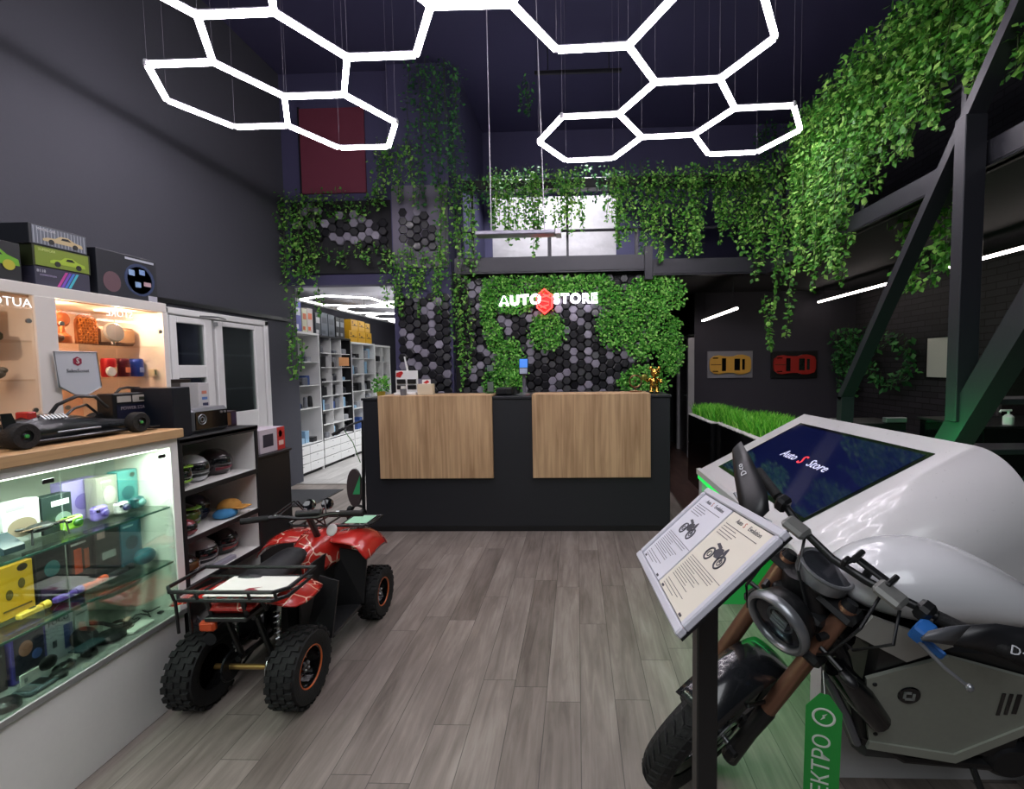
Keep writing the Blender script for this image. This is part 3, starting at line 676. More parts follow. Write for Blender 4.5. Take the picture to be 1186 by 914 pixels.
build('screen', MB(R2).box(-.038,.038,-.0145,-.0125,-.005,.078,.001), glow('terminal_screen', '#2f6fc4', .6), sc_)
build('keypad', MB(R2).box(-.036,.036,-.0145,-.0125,-.065,-.012,.001), mat('keypad_grey', '#8a93a8', .5), sc_)
# gold ornament and gold bear figure at the right end
GOLD = mat('gold', '#c9a04e', .22, 1)
o = thing('round_ornament', 'round gold wire ornament with a bolt mark on the right oak panel', 'ornament', (.54, 4.4, TO))
build('ring', MB().torus((.545,4.40,TO+.10), .055, .006, (0,1,0), 28, 8), mat('bronze_wire', '#8d6a52', .3, .9), o)
build('bolt_mark', MB().prism([(.53,4.398,TO+.06),(.56,4.398,TO+.105),(.545,4.398,TO+.105),(.56,4.398,TO+.14),(.53,4.398,TO+.095),(.545,4.398,TO+.095)], (0,.004,0)), MATS['bronze_wire'], o)
build('foot', MB().box(.49,.60,4.37,4.43,TO,TO+.012,.004).tube([(.545,4.4,TO+.01),(.545,4.4,TO+.045)], .006), MATS['bronze_wire'], o)
o = thing('bear_figurine', 'shiny gold bear figurine at the right end of the black desk', 'figurine', (.72, 4.42, T))
g = MB(); c = V(.72, 4.42, T)
g.ball(c+V(0,0,.10), (.04,.032,.055), 16, 12)
build('body', g, GOLD, o)
g = MB(); g.ball(c+V(.01,-.005,.195), (.045,.04,.042), 16, 12).ball(c+V(.012,-.042,.185), (.018,.014,.014)).ball(c+V(-.028,0,.235), (.018,.009,.018)).ball(c+V(.048,0,.235), (.018,.009,.018)); build('head', g, GOLD, o)
for s in (-1, 1):
    build('leg', MB().tube([c+V(.022*s,-.005,.075), c+V(.026*s,-.01,.035), c+V(.027*s,-.02,.012)], [.02,.018,.02], 12), GOLD, o)
    build('arm', MB().tube([c+V(.035*s,0,.135), c+V(.062*s,-.02,.12), c+V((.058 if s>0 else .09)*s,-.035,.15 if s<0 else .10)], [.016,.014,.014], 12), GOLD, o)
build('leaf_bunch', MB().ball(c+V(-.095,-.035,.155), (.03,.03,.03), 7, 5), mat('gold_green', '#8a8a3e', .4, .6), o)
# neon sign
o = thing('neon_sign', 'glowing white AUTO STORE sign with a red hexagon mark on the green wall', 'sign', (-.35, 5.9, 2.3))
NEON = glow('neon_white', '#f6efff', 7); NRED = glow('neon_red', '#ff3a34', 4)
def outline_text(s, size, M, r, m, root, width=1.0, font_ext=.0):
    x = 0
    for ch in s:
        cu = bpy.data.curves.new('t', 'FONT'); cu.body = ch; cu.size = 1; cu.align_x = 'CENTER'; cu.align_y = 'CENTER'; cu.resolution_u = 4; cu.offset = .02
        ob = bpy.data.objects.new('t', cu); COL.objects.link(ob); ob.update_tag(); dg = bpy.context.evaluated_depsgraph_get()
        me = bpy.data.meshes.new_from_object(ob.evaluated_get(dg))
        # border loops of the filled letter
        ec = {}
        for p in me.polygons:
            n = len(p.vertices)
            for i in range(n):
                a, c2 = p.vertices[i], p.vertices[(i+1) % n]; ec.setdefault((min(a,c2), max(a,c2)), []).append((a,c2))
        nxt = {}
        for e in ec.values():
            if len(e) == 1: nxt[e[0][0]] = e[0][1]
        co = [v.co.copy() for v in me.vertices]; w = (max(v.x for v in co)-min(v.x for v in co))*width
        mb = MB(); used = set()
        for st_ in list(nxt):
            if st_ in used: continue
            loop = []; a = st_
            while a not in used and a in nxt: used.add(a); loop.append(a); a = nxt[a]
            pts = [co[i] for i in loop]; out = [pts[0]]
            for q in pts[1:]:
                if (q-out[-1]).length > .04: out.append(q)
            if len(out) > 3: mb.tube([M @ V((x + q.x*width + w/2)*size, q.y*size, 0) for q in out], r, 5, False, True)
        build('letter', mb, m, root, 60)
        x += w + .13
        bpy.data.objects.remove(ob); bpy.data.meshes.remove(me); bpy.data.curves.remove(cu)
    return x*size
Ms = frame_matrix((-.955, 5.88, 2.315), (1, 0, .045), (0, 0, 1))
outline_text('AUTO', .165, Ms, .0048, NEON, o, 1.0)
Ms = frame_matrix((-.275, 5.88, 2.335), (1, 0, .0), (0, 0, 1))
outline_text('STORE', .165, Ms, .0048, NEON, o, .96)
c = V(-.39, 5.87, 2.31); hexp = [(c + V(.105*cos(radians(60*i+30)), 0, .15*sin(radians(60*i+30)))) for i in range(6)]
build('hexagon_mark', MB().tube(hexp, .011, 6, False, True).tube([c+V(.06,0,.075), c+V(-.045,0,.045), c+V(-.045,0,.01), c+V(.05,0,-.01), c+V(.05,0,-.045), c+V(-.055,0,-.075)], .011, 6).tube([c+V(-.09,0,-.03), c+V(.02,0,-.09)], .011, 6).tube([c+V(.09,0,.03), c+V(-.02,0,.09)], .011, 6), NRED, o, 60)
build('back_plate', MB().prism([p_+V(0,.02,0) for p_ in hexp], (0,.01,0)), mat('red_acrylic', '#c22c2a', .3), o)

# ------------------------------------------------------------------ car wall pictures
def car_picture(x0, x1, z0, z1, body, back, label, seed):
    o = thing('car_picture', label, 'picture', ((x0+x1)/2, 7.59, (z0+z1)/2))
    build('board', MB().box(x0, x1, 7.57, 7.6, z0, z1, .003), back, o)
    cx_, cz = (x0+x1)/2, (z0+z1)/2; L, W = (x1-x0)*.46, (z1-z0)*.36
    prof = [(-1,.25),(-.97,.6),(-.8,.9),(-.55,.98),(-.35,.88),(-.1,.84),(.15,.86),(.35,1.0),(.55,1.02),(.75,.92),(.92,.78),(.98,.4)]
    poly = [(cx_+a*L, 7.57, cz+b_*W) for a, b_ in prof] + [(cx_+a*L, 7.57, cz-b_*W) for a, b_ in reversed(prof)]
    car = build('car_body', MB().prism(poly, (0,-.03,0)), body, o)
    R = lambda a, c2, w, dd=.034, ww=0: MB().prism([(cx_+a*L,7.57-dd+.01,cz-w*W),(cx_+c2*L,7.57-dd+.01,cz-(w+ww)*W),(cx_+c2*L,7.57-dd+.01,cz+(w+ww)*W),(cx_+a*L,7.57-dd+.01,cz+w*W)], (0,-.006,0))
    build('windscreen', R(-.42,-.22,.66,.036), BLKGL, car); build('roof', R(-.2,.12,.58,.04), body, car); build('engine_bay', R(.18,.45,.6,.036), BLKGL, car); build('rear_window', R(.55,.68,.55,.036), BLKGL, car)
    for s in (-1,1): build('headlamp', MB().box(cx_-.86*L, cx_-.6*L, 7.536, 7.545, cz+s*.68*W-.008, cz+s*.68*W+.008, .002), BLKGL, car)
    build('stripe', MB().box(cx_-.95*L, cx_-.45*L, 7.537, 7.541, cz-.006, cz+.006), mat('stripe_dark', '#5a2a18', .4), car)
car_picture(2.08, 2.79, 1.285, 1.71, mat('yellow_car', '#d8a347', .35), mat('grey_board', '#85828a', .6), 'wall picture of a yellow sports car seen from above on a grey board', 1)
car_picture(3.08, 3.80, 1.27, 1.70, mat('red_car', '#b0302a', .3), mat('black_board', '#141416', .5), 'wall picture of a red sports car seen from above on a black board', 2)

# ------------------------------------------------------------------ grass planters
def planter(x0, x1, y0, y1, h, label, seed, sides):
    o = thing('grass_planter', label, 'planter', ((x0+x1)/2, (y0+y1)/2, 0))
    build('planter_box', MB().box(x0, x1, y0, y1, 0, h, .006), BLKGL, o)
    r = random.Random(seed); st = MB()
    n = int((y1-y0)/.035)
    for i in range(n):
        for x in (x0+.02, x0+.045): st.ball((x+r.uniform(-.006,.006), y0+.02+i*.035, h+.006), (.017,.019,.012), 7, 5)
    for i in range(int((x1-x0)/.035)): st.ball((x0+.03+i*.035, y0+.02, h+.006), (.018,.017,.012), 7, 5)
    pb = build('white_pebbles', st, mat('white_pebbles', '#c9c6c2', .6), o); pb['kind'] = 'stuff'
    vs = []; fs = []
    for i in range(int((x1-x0)*(y1-y0)*6500)):
        x, y = r.uniform(x0+.05, x1-.02), r.uniform(y0+.04, y1-.01); hh = r.uniform(.09,.17); dx, dy = r.uniform(-.07,.07), r.uniform(-.07,.07); w = .0045; a = r.uniform(0, pi)
        ux, uy = cos(a)*w, sin(a)*w; k = len(vs)
        vs += [(x-ux,y-uy,h), (x+ux,y+uy,h), (x+ux+dx*.35,y+uy+dy*.35,h+hh*.6), (x-ux+dx*.35,y-uy+dy*.35,h+hh*.6), (x+dx,y+dy,h+hh)]
        fs += [(k,k+1,k+2,k+3), (k+3,k+2,k+4)]
    mb = MB(); mb.v = vs; mb.f = fs; g = build('grass', mb, GRASS, o, 0); g['kind'] = 'stuff'
planter(1.44, 1.87, 5.12, 6.14, .86, 'black planter of bright green grass, farther one by the white door', 5, 1)
planter(1.50, 2.05, 3.95, 5.08, .86, 'black planter of bright green grass, nearer one behind the kiosk', 6, 1)

# ------------------------------------------------------------------ stair frame
o = thing('staircase_frame', 'black steel stair frame of two slanting beams and a post beside the kiosk', 'staircase', (2.2, 3.5, 0))
def beam(p, q, w, h, wx=None):
    p, q = Vector(p), Vector(q); d = (q-p).normalized(); s = V(1,0,0); u = d.cross(s).normalized(); out = []
    for P in (p, q):
        for (a, c2) in ((-w,-h),(w,-h),(w,h),(-w,h)): out.append(P + s*a/2 + u*c2/2)
    return MB().add(out, [(0,3,2,1),(4,5,6,7),(0,1,5,4),(1,2,6,5),(2,3,7,6),(3,0,4,7)])
dirU = V(0, 3.975-2.503, 1.216-3.276).normalized()
build('handrail_beam', beam(V(2.23,2.503,3.276)-dirU*1.0, V(2.23,3.99,1.20), .10, .055), BEAM, o, 0)
build('handrail_beam', beam(V(2.23,3.97,1.22), V(2.23,4.02,0), .10, .07), BEAM, o, 0)
build('post', MB().box(2.17, 2.29, 2.76, 2.84, 1.15, 2.87, .004), BEAM, o)
dl_ = V(0, -.56, .88).normalized()
build('stringer_beam', beam(V(2.25,3.52,0), V(2.25,3.52,0)+dl_*3.6, .12, .13), BEAM, o, 0)
for i in range(8):
    p_ = V(2.25,3.50,0)+dl_*(.35+i*.38)
    build('tread', MB().box(2.32, 2.9, p_.y-.02, p_.y+.22, p_.z, p_.z+.03, .004), BEAM, o)
build('stringer_beam', beam(V(2.94,3.52,0), V(2.94,3.52,0)+dl_*3.6, .08, .13), BEAM, o, 0)

# ------------------------------------------------------------------ right background
o = thing('notice_sheet', 'pale notice sheet on the black brick wall behind the stair post', 'notice', (4.39, 5.7, 1.55))
build('sheet', MB().box(4.385, 4.398, 5.35, 6.05, 1.31, 1.79, .001), OFFW, o)
build('sheet_frame', MB().box(4.38,4.399,5.33,5.35,1.29,1.81).box(4.38,4.399,6.05,6.07,1.29,1.81).box(4.38,4.399,5.35,6.05,1.79,1.81).box(4.38,4.399,5.35,6.05,1.29,1.31), DSTEEL, o)
o = thing('service_counter', 'black service counter at the right edge under the stairs', 'counter', (3.5, 3.8, 0))
build('counter_body', MB().box(3.0, 4.39, 3.55, 4.2, 0, 1.0, .004), BLKGL, o); build('counter_top', MB().box(2.98, 4.39, 3.53, 4.22, 1.0, 1.02, .003), BLKPL, o)
o = thing('glass_cabinet', 'low dark glass fronted cabinet left of the black service counter', 'cabinet', (2.7, 4.3, 0))
build('cabinet_body', MB().box(2.48, 2.92, 4.25, 4.7, 0, .96, .004), BLKPL, o); build('door', MB().box(2.50, 2.90, 4.236, 4.248, .08, .9, .003), mat('dark_glass', '#0e1a20', .08, coat=.5), o)
build('grille', MB().box(2.74,2.92,4.24,4.3,.965,1.01,.004), SILVER, o)
o = thing('soap_dispenser', 'white pump soap dispenser on the black service counter', 'dispenser', (3.235, 3.62, 1.02))
build('bottle', MB().lathe([(0,0),(.032,0),(.034,.01),(.034,.06),(.02,.075),(.012,.08),(0,.08)], (3.235,3.62,1.02), n=18), WHITE, o); build('pump', MB().tube([(3.235,3.62,1.095),(3.235,3.62,1.125)], .008).tube([(3.255,3.62,1.128),(3.18,3.62,1.128),(3.17,3.62,1.115)], .008), WHITE, o)
o = thing('wall_mirror', 'tall grey rounded mirror behind the soap dispenser', 'mirror', (4.2, 4.6, 1))
pl = [(4.02,4.6,.96),(4.02,4.6,1.36),(4.05,4.6,1.44),(4.12,4.6,1.48),(4.38,4.6,1.48),(4.38,4.6,.96)]
build('mirror_frame', MB().prism(pl, (0,.03,0)), mat('mirror_frame', '#4b4a4a', .5), o); build('mirror_glass', MB().prism([(4.04,4.595,.98),(4.04,4.595,1.36),(4.065,4.595,1.42),(4.125,4.595,1.46),(4.36,4.595,1.46),(4.36,4.595,.98)], (0,-.004,0)), mat('mirror_glass', '#77726e', .15, .9), o)
o = build('wall_shelf', MB().box(4.0, 4.39, 4.55, 4.8, 1.53, 1.55, .003), BLKPL); tag(o, 'thin black shelf above the rounded mirror at the right edge', 'shelf')
o = thing('lamp_shade', 'white cone lamp shade at the right edge above the mirror', 'lamp', (4.13, 4.4, 1.7))
build('shade', MB().lathe([(.04,.14),(.05,.14),(.16,0),(.15,0)], (4.13,4.4,1.66), n=24), mat('shade_white', '#c9c7c4', .5), o); build('cord', MB().tube([(4.13,4.4,1.8),(4.13,4.4,2.64)], .004), BLKPL, o)

# ------------------------------------------------------------------ touch screen kiosk
KW = mat('kiosk_white', '#c4c3c4', .28, coat=.4)
KG = glow('kiosk_green_led', '#17c24a', 1.1)
k_ = thing('touch_kiosk', 'large white curved kiosk with a slanted touch screen and green light', 'kiosk', (1.2, 2.5, 0))
# frame of the deck: axis e along +y, s up the slope (+x,+z)
P0 = V(.965, 2.06, .822); ex = V(.515, -.06, .268).normalized(); sl = ex.z/ex.x
def deck_z(x, y): return .757 + (x-.866)*.535 + (3.3-y)*.012
def kiosk_rows(inset, zoff, x0, x1, yfar=3.34, yn=1.93, rad=.28, leg=.0):
    rows = []
    ny = 10
    path = [(yfar, -99), (yfar, 0)]
    for i in range(13):
        a = radians(90*i/12); path.append((yn - sin(a)*rad, -(1-cos(a))*rad))
    path.append((yn-rad, -99)); return path
xs = [.84, .86, 1.58, 1.62]
def skin(off):
    rows = []
    for (y, dz) in kiosk_rows(0, 0, 0, 0):
        row = []
        for x in (.86, 1.60):
            zt_ = deck_z(x, max(y, 1.9)); yy = y
            if dz == -99: row.append(V(x, yy + (0 if y > 3 else 0), .0 if y > 3 or True else 0))
            else: row.append(V(x, yy, zt_+dz))
        rows.append(row)
    return rows
th = .075
path = kiosk_rows(0,0,0,0)
cxs = [(.862,-.006),(.868,0),(1.592,0),(1.60,-.006)]
mbk = MB(); outer = []; inner = []
for (y, dz) in path:
    outer.append([V(x, y, 0 if dz == -99 else deck_z(x, max(y,1.9))+dz+o_) for x, o_ in cxs])
pin = [(3.26, -99), (3.26, -th)] + [(1.93 - sin(radians(90*i/12))*(.28-th), -th-(1-cos(radians(90*i/12)))*(.28-th)) for i in range(13)] + [(1.93-.28+th, -99)]
for (y, dz) in pin: inner.append([V(x, y, 0 if dz == -99 else deck_z(x, max(y,1.9))+dz) for x, o_ in cxs])
mbk.grid(outer); mbk.grid([list(reversed(r)) for r in inner])
for side in (0, 3):
    rr = [[a[side], c2[side]] for a, c2 in zip(outer, inner)]
    if side == 3: rr = [list(reversed(r)) for r in rr]
    mbk.grid(rr)
build('arch_body', mbk, KW, k_, 40)
# screen with bezel lying on the deck
def on_deck(x, y, h=.002): return V(x, y, deck_z(x, y)+h)
def plate(x0, x1, y0, y1, h, t=.004):
    c4 = [on_deck(x0,y1,h), on_deck(x1,y1,h), on_deck(x1,y0,h), on_deck(x0,y0,h)]
    return MB().prism(list(reversed(c4)), (0,0,-t))
build('screen_bezel', plate(.955, 1.50, 2.005, 3.195, .003), BLKGL, k_)
scr = build('screen', plate(.975, 1.48, 2.03, 3.17, .0045), mat('screen_glass', '#0c1030', .06, emit='#101a4a', es=.22, coat=.6), k_)
Md = frame_matrix(on_deck(1.235, 2.60, .0065), (0, -1, .012), (.882, 0, .471))
TW = glow('screen_text', '#c9cbe8', .5); TR = glow('screen_text_red', '#e0343c', .7)
build('lettering', text_mb('Auto', .085, Md @ Matrix.Translation((-.155,.0,0)), .0004), TW, scr, 0)
build('lettering', text_mb('Store', .085, Md @ Matrix.Translation((.165,.0,0)), .0004), TW, scr, 0)
build('logo', text_mb('S', .10, Md @ Matrix.Translation((-.005,0,0)), .0004, offset=.01), TR, scr, 0)
# green strip under the deck's left rim and inside of the far leg
build('light_strip', MB().box(.850, .862, 1.95, 3.33, .695, .735, .002), KG, k_)
build('rim', MB().prism([(.845,3.345,.725),(.845,3.345,.762),(.87,3.345,.768),(.87,3.345,.725)], (0,-1.42,.012)), KW, k_)
build('inner_panel', MB().box(.868, 1.595, 2.895, 2.92, 0, .66), mat('green_lit_panel', '#3fae62', .5), k_)  # green of the LED light is put into the panel's colour
build('light_strip', MB().box(1.602, 1.612, 1.95, 3.33, 1.03, 1.06, .002), KG, k_)
gl = area_light('kiosk_green_light', (0,0,0), .06, 8, (.08, 1, .25), (0,radians(-75),0), 1.2); gl.parent = k_; gl.location = (1.63-1.2, 2.7-2.5, .95)
gl = area_light('kiosk_green_light', (1.15, 2.35, .62), .5, 1.6, (.08, 1, .25), (0,0,0), .9); gl.parent = k_; gl.location = (1.0-1.2, 2.35-2.5, .60)
gl = area_light('kiosk_green_light', (0,0,0), .05, 1.2, (.08, 1, .25), (0,radians(-110),0), 1.2); gl.parent = k_; gl.location = (.84-1.2, 2.6-2.5, .60)
gl = area_light('kiosk_green_light', (0,0,0), .5, 1.2, (.08, 1, .25), (radians(70),0,0), .3); gl.parent = k_; gl.location = (2.0-1.2, 3.1-2.5, .35)

# ------------------------------------------------------------------ information board on a post
A, B_, C_, D_ = V(.159,1.277,.978), V(.360,1.281,1.159), V(.372,.817,1.201), V(.171,.813,1.02)
bu = (D_-A).normalized(); bv = (B_-A); bv = (bv - bu*bv.dot(bu)).normalized(); W_ = .464; H_ = .272
b_ = thing('information_board', 'tilted white framed sheet with motorbike drawings on a black post', 'sign stand', (.268, .985, 0))
Mb = frame_matrix(A, bu, bv)
fr = MB(Mb)
for (x0,x1,y0,y1) in ((0,W_,0,.018),(0,W_,H_-.018,H_),(0,.018,.018,H_-.018),(W_-.018,W_,.018,H_-.018)): fr.box(x0,x1,y0,y1,-.012,.004,.003)
build('frame', fr, mat('board_frame', '#c3c2cc', .35), b_)
build('frame_back', MB(Mb).box(.001,W_-.001,.001,H_-.001,-.016,-.012), BLKPL, b_)
INK = mat('ink', '#3a3842', .6); RINK = mat('red_ink', '#b6502c', .6)
def page(x0, x1, colr, name):
    pg = build('sheet', MB(Mb).box(x0, x1, .02, H_-.02, -.012, -.001), mat(name, colr, .55), b_)
    w = x1-x0; cx_ = (x0+x1)/2
    build('heading', text_mb('Auto', .016, Mb @ Matrix.Translation((cx_-.038, H_-.034, -.0006)), .0002), INK, pg, 0)
    build('heading', text_mb('Evolution', .016, Mb @ Matrix.Translation((cx_+.042, H_-.034, -.0006)), .0002), INK, pg, 0)
    build('heading_mark', text_mb('S', .018, Mb @ Matrix.Translation((cx_-.010, H_-.034, -.0006)), .0002), RINK, pg, 0)
    r = random.Random(int(x0*100)); ln = MB(Mb)
    y = H_-.052
    for i, ww in enumerate((.8, .35, .42, .38, .33)):
        ln.box(cx_-w*.42, cx_-w*.42+w*ww, y, y+.0014, -.001, -.0004); y -= .0072
    y = .116
    for i in range(11):
        ww = r.uniform(.35,.8) if i != 0 else .9; ln.box(cx_-w*.42, cx_-w*.42+w*ww, y, y+.0012, -.001, -.0004); y -= .0058
    for i in range(3): ln.box(cx_-w*.42, cx_-w*.42+w*(.6-.1*i), .044-.007*i, .0452-.007*i, -.001, -.0004)
    for x in (cx_-w*.40, cx_+w*.34): ln.box(x, x+.014, .022, .027, -.001, -.0004)
    build('text_lines', ln, INK, pg, 0)
    # small motorbike drawing
    dr = MB(Mb); q = .0007; zc = -.0006; ox, oy = cx_+w*.0, .158
    for wx_, R in ((-.030,.015), (.032,.015)):
        dr.torus((ox+wx_, oy-.012, zc), R, .0022, (0,0,1), 22, 5).torus((ox+wx_, oy-.012, zc), R*.45, .0012, (0,0,1), 14, 4)
    def pp(*pts): dr.prism([(ox+a, oy+b2, zc-.0003) for a, b2 in pts], (0,0,q))
    pp((-.022,.0),(-.005,-.012),(.012,-.010),(.016,.006),(.006,.014),(-.012,.012)); pp((-.038,.014),(-.012,.008),(-.006,.015),(-.030,.020)); pp((.012,.012),(.018,.022),(.022,.020),(.034,-.012),(.031,-.013))
    build('motorbike_drawing', dr, INK, pg, 0)
page(.022, W_/2-.004, '#cdccd6', 'sheet_cool'); page(W_/2+.004, W_-.022, '#d6cfc2', 'sheet_warm')
build('post', MB().box(.247, .291, .965, 1.009, 0, 1.055, .003), BLKPL, b_)
build('bracket', MB(Mb).box(.14,.32,.09,.18,-.03,-.0161,.003), BLKPL, b_)
build('foot_plate', MB().box(.14,.40,.86,1.12,0,.008,.002), BLKPL, b_)

# ------------------------------------------------------------------ display counter on the left
XF = -1.815; CW = mat('case_white', '#e6e6e2', .4, vary=.04)
c_ = thing('display_counter', 'long white glass fronted display counter with an oak top along the left', 'display counter', (-2.1, 1.0, 0))
build('plinth', MB().box(XF-.012, -2.40, .1, 2.055, 0, .385, .003), CW, c_, label='white base panel')
build('base_trim', MB().box(XF-.002, -2.40, .1, 2.06, .385, .41, .002), mat('aluminium_trim', '#b9bab8', .35, .6), c_)
build('back_panel', MB().box(-2.40, -2.38, .1, 2.06, .41, 1.17), mat('case_inside', '#dfe3d8', .6), c_)
build('side_panel', MB().box(XF-.03, -2.38, 2.035, 2.06, .41, 1.17), MATS['case_inside'], c_)
build('side_panel', MB().box(XF-.03, -2.38, .1, .125, .41, 1.17), MATS['case_inside'], c_)
build('top_rail', MB().box(XF, -2.38, .1, 2.06, 1.165, 1.202, .002), CW, c_)
build('corner_frame', MB().box(XF-.03, XF, 2.02, 2.06, .41, 1.17, .002), CW, c_)
build('oak_top', MB().box(XF+.02, -2.60, .1, 2.075, 1.202, 1.243, .003), OAKY, c_, label='light oak counter top')
for y0, y1 in ((.13, .84), (.845, 1.573), (1.577, 2.015)): 
    gp = build('glass_door', MB().box(XF-.006, XF-.001, y0, y1, .415, 1.16), GLASS, c_)
    build('lock', MB().box(XF-.001, XF+.006, y1-.06, y1-.025, 1.125, 1.14, .002), BLKPL, gp)
for z in (.642, .893):
    sh = build('glass_shelf', MB().box(-2.37, XF-.02, .13, 2.03, z-.004, z+.004), glass_mat('shelf_glass', '#f4fbf7', .7), c_)
    build('shelf_edge', MB().box(XF-.021, XF-.018, .13, 2.03, z-.004, z+.004), GLASSE, sh)
    build('shelf_pin', MB().box(-1.87, -1.85, 2.02, 2.036, z-.012, z-.004, .002), STEEL, sh)
build('led_strip', MB().box(-1.88, -1.86, .2, 2.0, 1.155, 1.163), glow('case_led', '#f2ffe9', 9), c_)
l = area_light('case_light', (0,0,0), .06, 15, (.93, 1, .90), (0, radians(-12), 0), 1.8); l.parent = c_; l.location = (.22, .1, 1.15)
FLB = .412; S1 = .648; S2 = .899
XB, XI = -2.08, -1.94
# ---- retail boxes and gadgets
def pbox(name, label, y0, y1, z0, h, col, prints=(), xf=-1.98, dep=.05, cat='box', group=None, rough=.45, side=None, lean=0):
    """box facing +x; prints: (u0,u1,v0,v1,colour) in fractions of the face"""
    o = thing(name, label, cat, (xf-dep/2, (y0+y1)/2, z0), 0, group)
    build('carton', MB().box(xf-dep, xf, y0, y1, z0, z0+h, .0015), mat('card_'+col[1:], col, rough), o)
    for i, p in enumerate(prints):
        u0, u1, v0, v1, pc = p[:5]
        ya, yb2 = y0+(y1-y0)*u0, y0+(y1-y0)*u1; za, zb2 = z0+h*v0, z0+h*v1
        nm = p[5] if len(p) > 5 else 'printed_panel'
        if len(p) > 6 and p[6] == 'o':
            mbp = MB().lathe([(0,.0009),(1,.0009),(1,0)], (0,0,0), (1,0,0), 18); mbp.v = [(xf+q[0], (ya+yb2)/2+q[1]*(yb2-ya)/2, (za+zb2)/2+q[2]*(zb2-za)/2) for q in mbp.v]
        else: mbp = MB().box(xf, xf+.0008+.0001*i, ya, yb2, za, zb2)
        build(nm, mbp, mat('print_'+pc[1:], pc, .5), o, 0)
    return o
def ftext(o, s, y0, z, size, col, xf, ext=.0006, part='lettering', mirror=False, emit=None):
    M = frame_matrix((xf+.0014, y0, z), (0, -1 if mirror else 1, 0), (0, 0, 1))
    return build(part, text_mb(s, size, M, ext, 'LEFT'), emit or mat('print_'+col[1:], col, .5), o, 0)
DK = '#1b1d20'
# top shelf
pbox('product_box', 'white drone box on the top glass shelf, far left of the counter', 1.525, 1.638, S2, .150, '#bfc4c0', [(.1,.9,.15,.6,'#7d6f5e','printed_drone','o'),(.1,.6,.8,.9,'#8b8f8c')])
pbox('product_box', 'grey carton cut by the left picture edge on the top glass shelf', 1.36, 1.505, S2, .14, '#9aa2a4', [(.7,.95,.1,.9,'#3a3e42')])
pbox('product_box', 'dark green drone box on the top glass shelf', 1.645, 1.748, S2, .140, '#1d2c2a', [(.3,.9,.7,.85,'#c9d0cc','printed_title'),(.4,.95,.15,.5,'#6d7d78','printed_picture','o')])
pbox('product_box', 'tall lavender camera box on the top glass shelf', 1.765, 1.905, S2, .165, '#9d8fc6', [(.72,.9,.78,.92,'#2a2440','round_badge','o'),(.3,.75,.25,.65,'#7666ab','printed_camera','o')], -2.035)
pbox('product_box', 'beige camera box between the lavender and teal boxes', 1.843, 1.932, S2, .166, '#a9a79b', [(.3,.9,.3,.75,'#d3d1c6','printed_camera','o'),(.2,.7,.85,.9,'#d9d6c8')], -1.98)
pbox('product_box', 'teal camera box at the right end of the top glass shelf', 1.936, 2.026, S2, .172, '#4f9c9a', [(.6,.85,.8,.93,'#16302f','round_badge','o'),(.15,.8,.25,.6,'#2f6f74','printed_camera','o')], -1.98)
def toycam(y, z, col, lens, label, w=.055, h=.045, x=XI):
    o = thing('instant_camera', label, 'camera', (x, y, z))
    build('body', MB().box(x-.03, x, y-w/2, y+w/2, z, z+h, .008), mat('toy_'+col[1:], col, .35), o)
    build('lens_ring', MB().lathe([(0,.012),(.010,.012),(.014,.008),(.016,0)], (x, y+w*.12, z+h*.5), (1,0,0), 18), mat('toy_'+lens[1:], lens, .2), o)
    build('viewfinder', MB().box(x-.001, x+.003, y-w*.4, y-w*.18, z+h*.6, z+h*.82, .001), BLKGL, o)
    build('button', MB().lathe([(0,.004),(.005,.004),(.005,0)], (x-.015, y-w*.3, z+h), (0,0,1), 12), mat('toy_'+lens[1:], lens, .2), o)
toycam(1.72, S2, '#8fc23a', '#2d5a22', 'lime green camera on the top glass shelf', .07, .05)
toycam(1.825, S2, '#8a76c8', '#5a459c', 'lavender camera in front of its lavender box', .06, .058)
toycam(1.918, S2, '#d8d8d2', '#2c2c58', 'white camera on the top glass shelf', .055, .048)
toycam(1.992, S2, '#24555a', '#6fa8a6', 'dark teal camera at the right end of the top glass shelf', .052, .05)
o = thing('toy_drone', 'small black four armed drone in front of the drone boxes', 'drone', (-1.95, 1.6, S2))
build('body', MB().ball((-1.95,1.61,S2+.045), (.03,.045,.016), 14, 8), BLKPL, o)
for sx, sy in ((1,1),(1,-1),(-1,1),(-1,-1)):
    a_ = build('arm', MB().tube([(-1.95,1.61,S2+.045), (-1.95+.035*sx, 1.61+.055*sy, S2+.05)], .005, 6).tube([(-1.95+.035*sx, 1.61+.055*sy, S2+.05), (-1.95+.04*sx, 1.61+.06*sy, S2)], .003, 5), BLKPL, o)
    build('rotor', MB().box(-1.95+.035*sx-.004, -1.95+.035*sx+.004, 1.61+.055*sy-.03, 1.61+.055*sy+.03, S2+.055, S2+.058), mat('rotor_brown', '#5b4636', .5), a_)
o = build('dark_gadget', MB().prism([(-1.97,1.46,S2),(-1.90,1.46,S2),(-1.90,1.46,S2+.02),(-1.96,1.46,S2+.06)], (0,.06,0)), mat('dark_steel_blue', '#1c2c33', .3)); tag(o, 'dark wedge shaped gadget at the left picture edge on the top glass shelf', 'gadget')
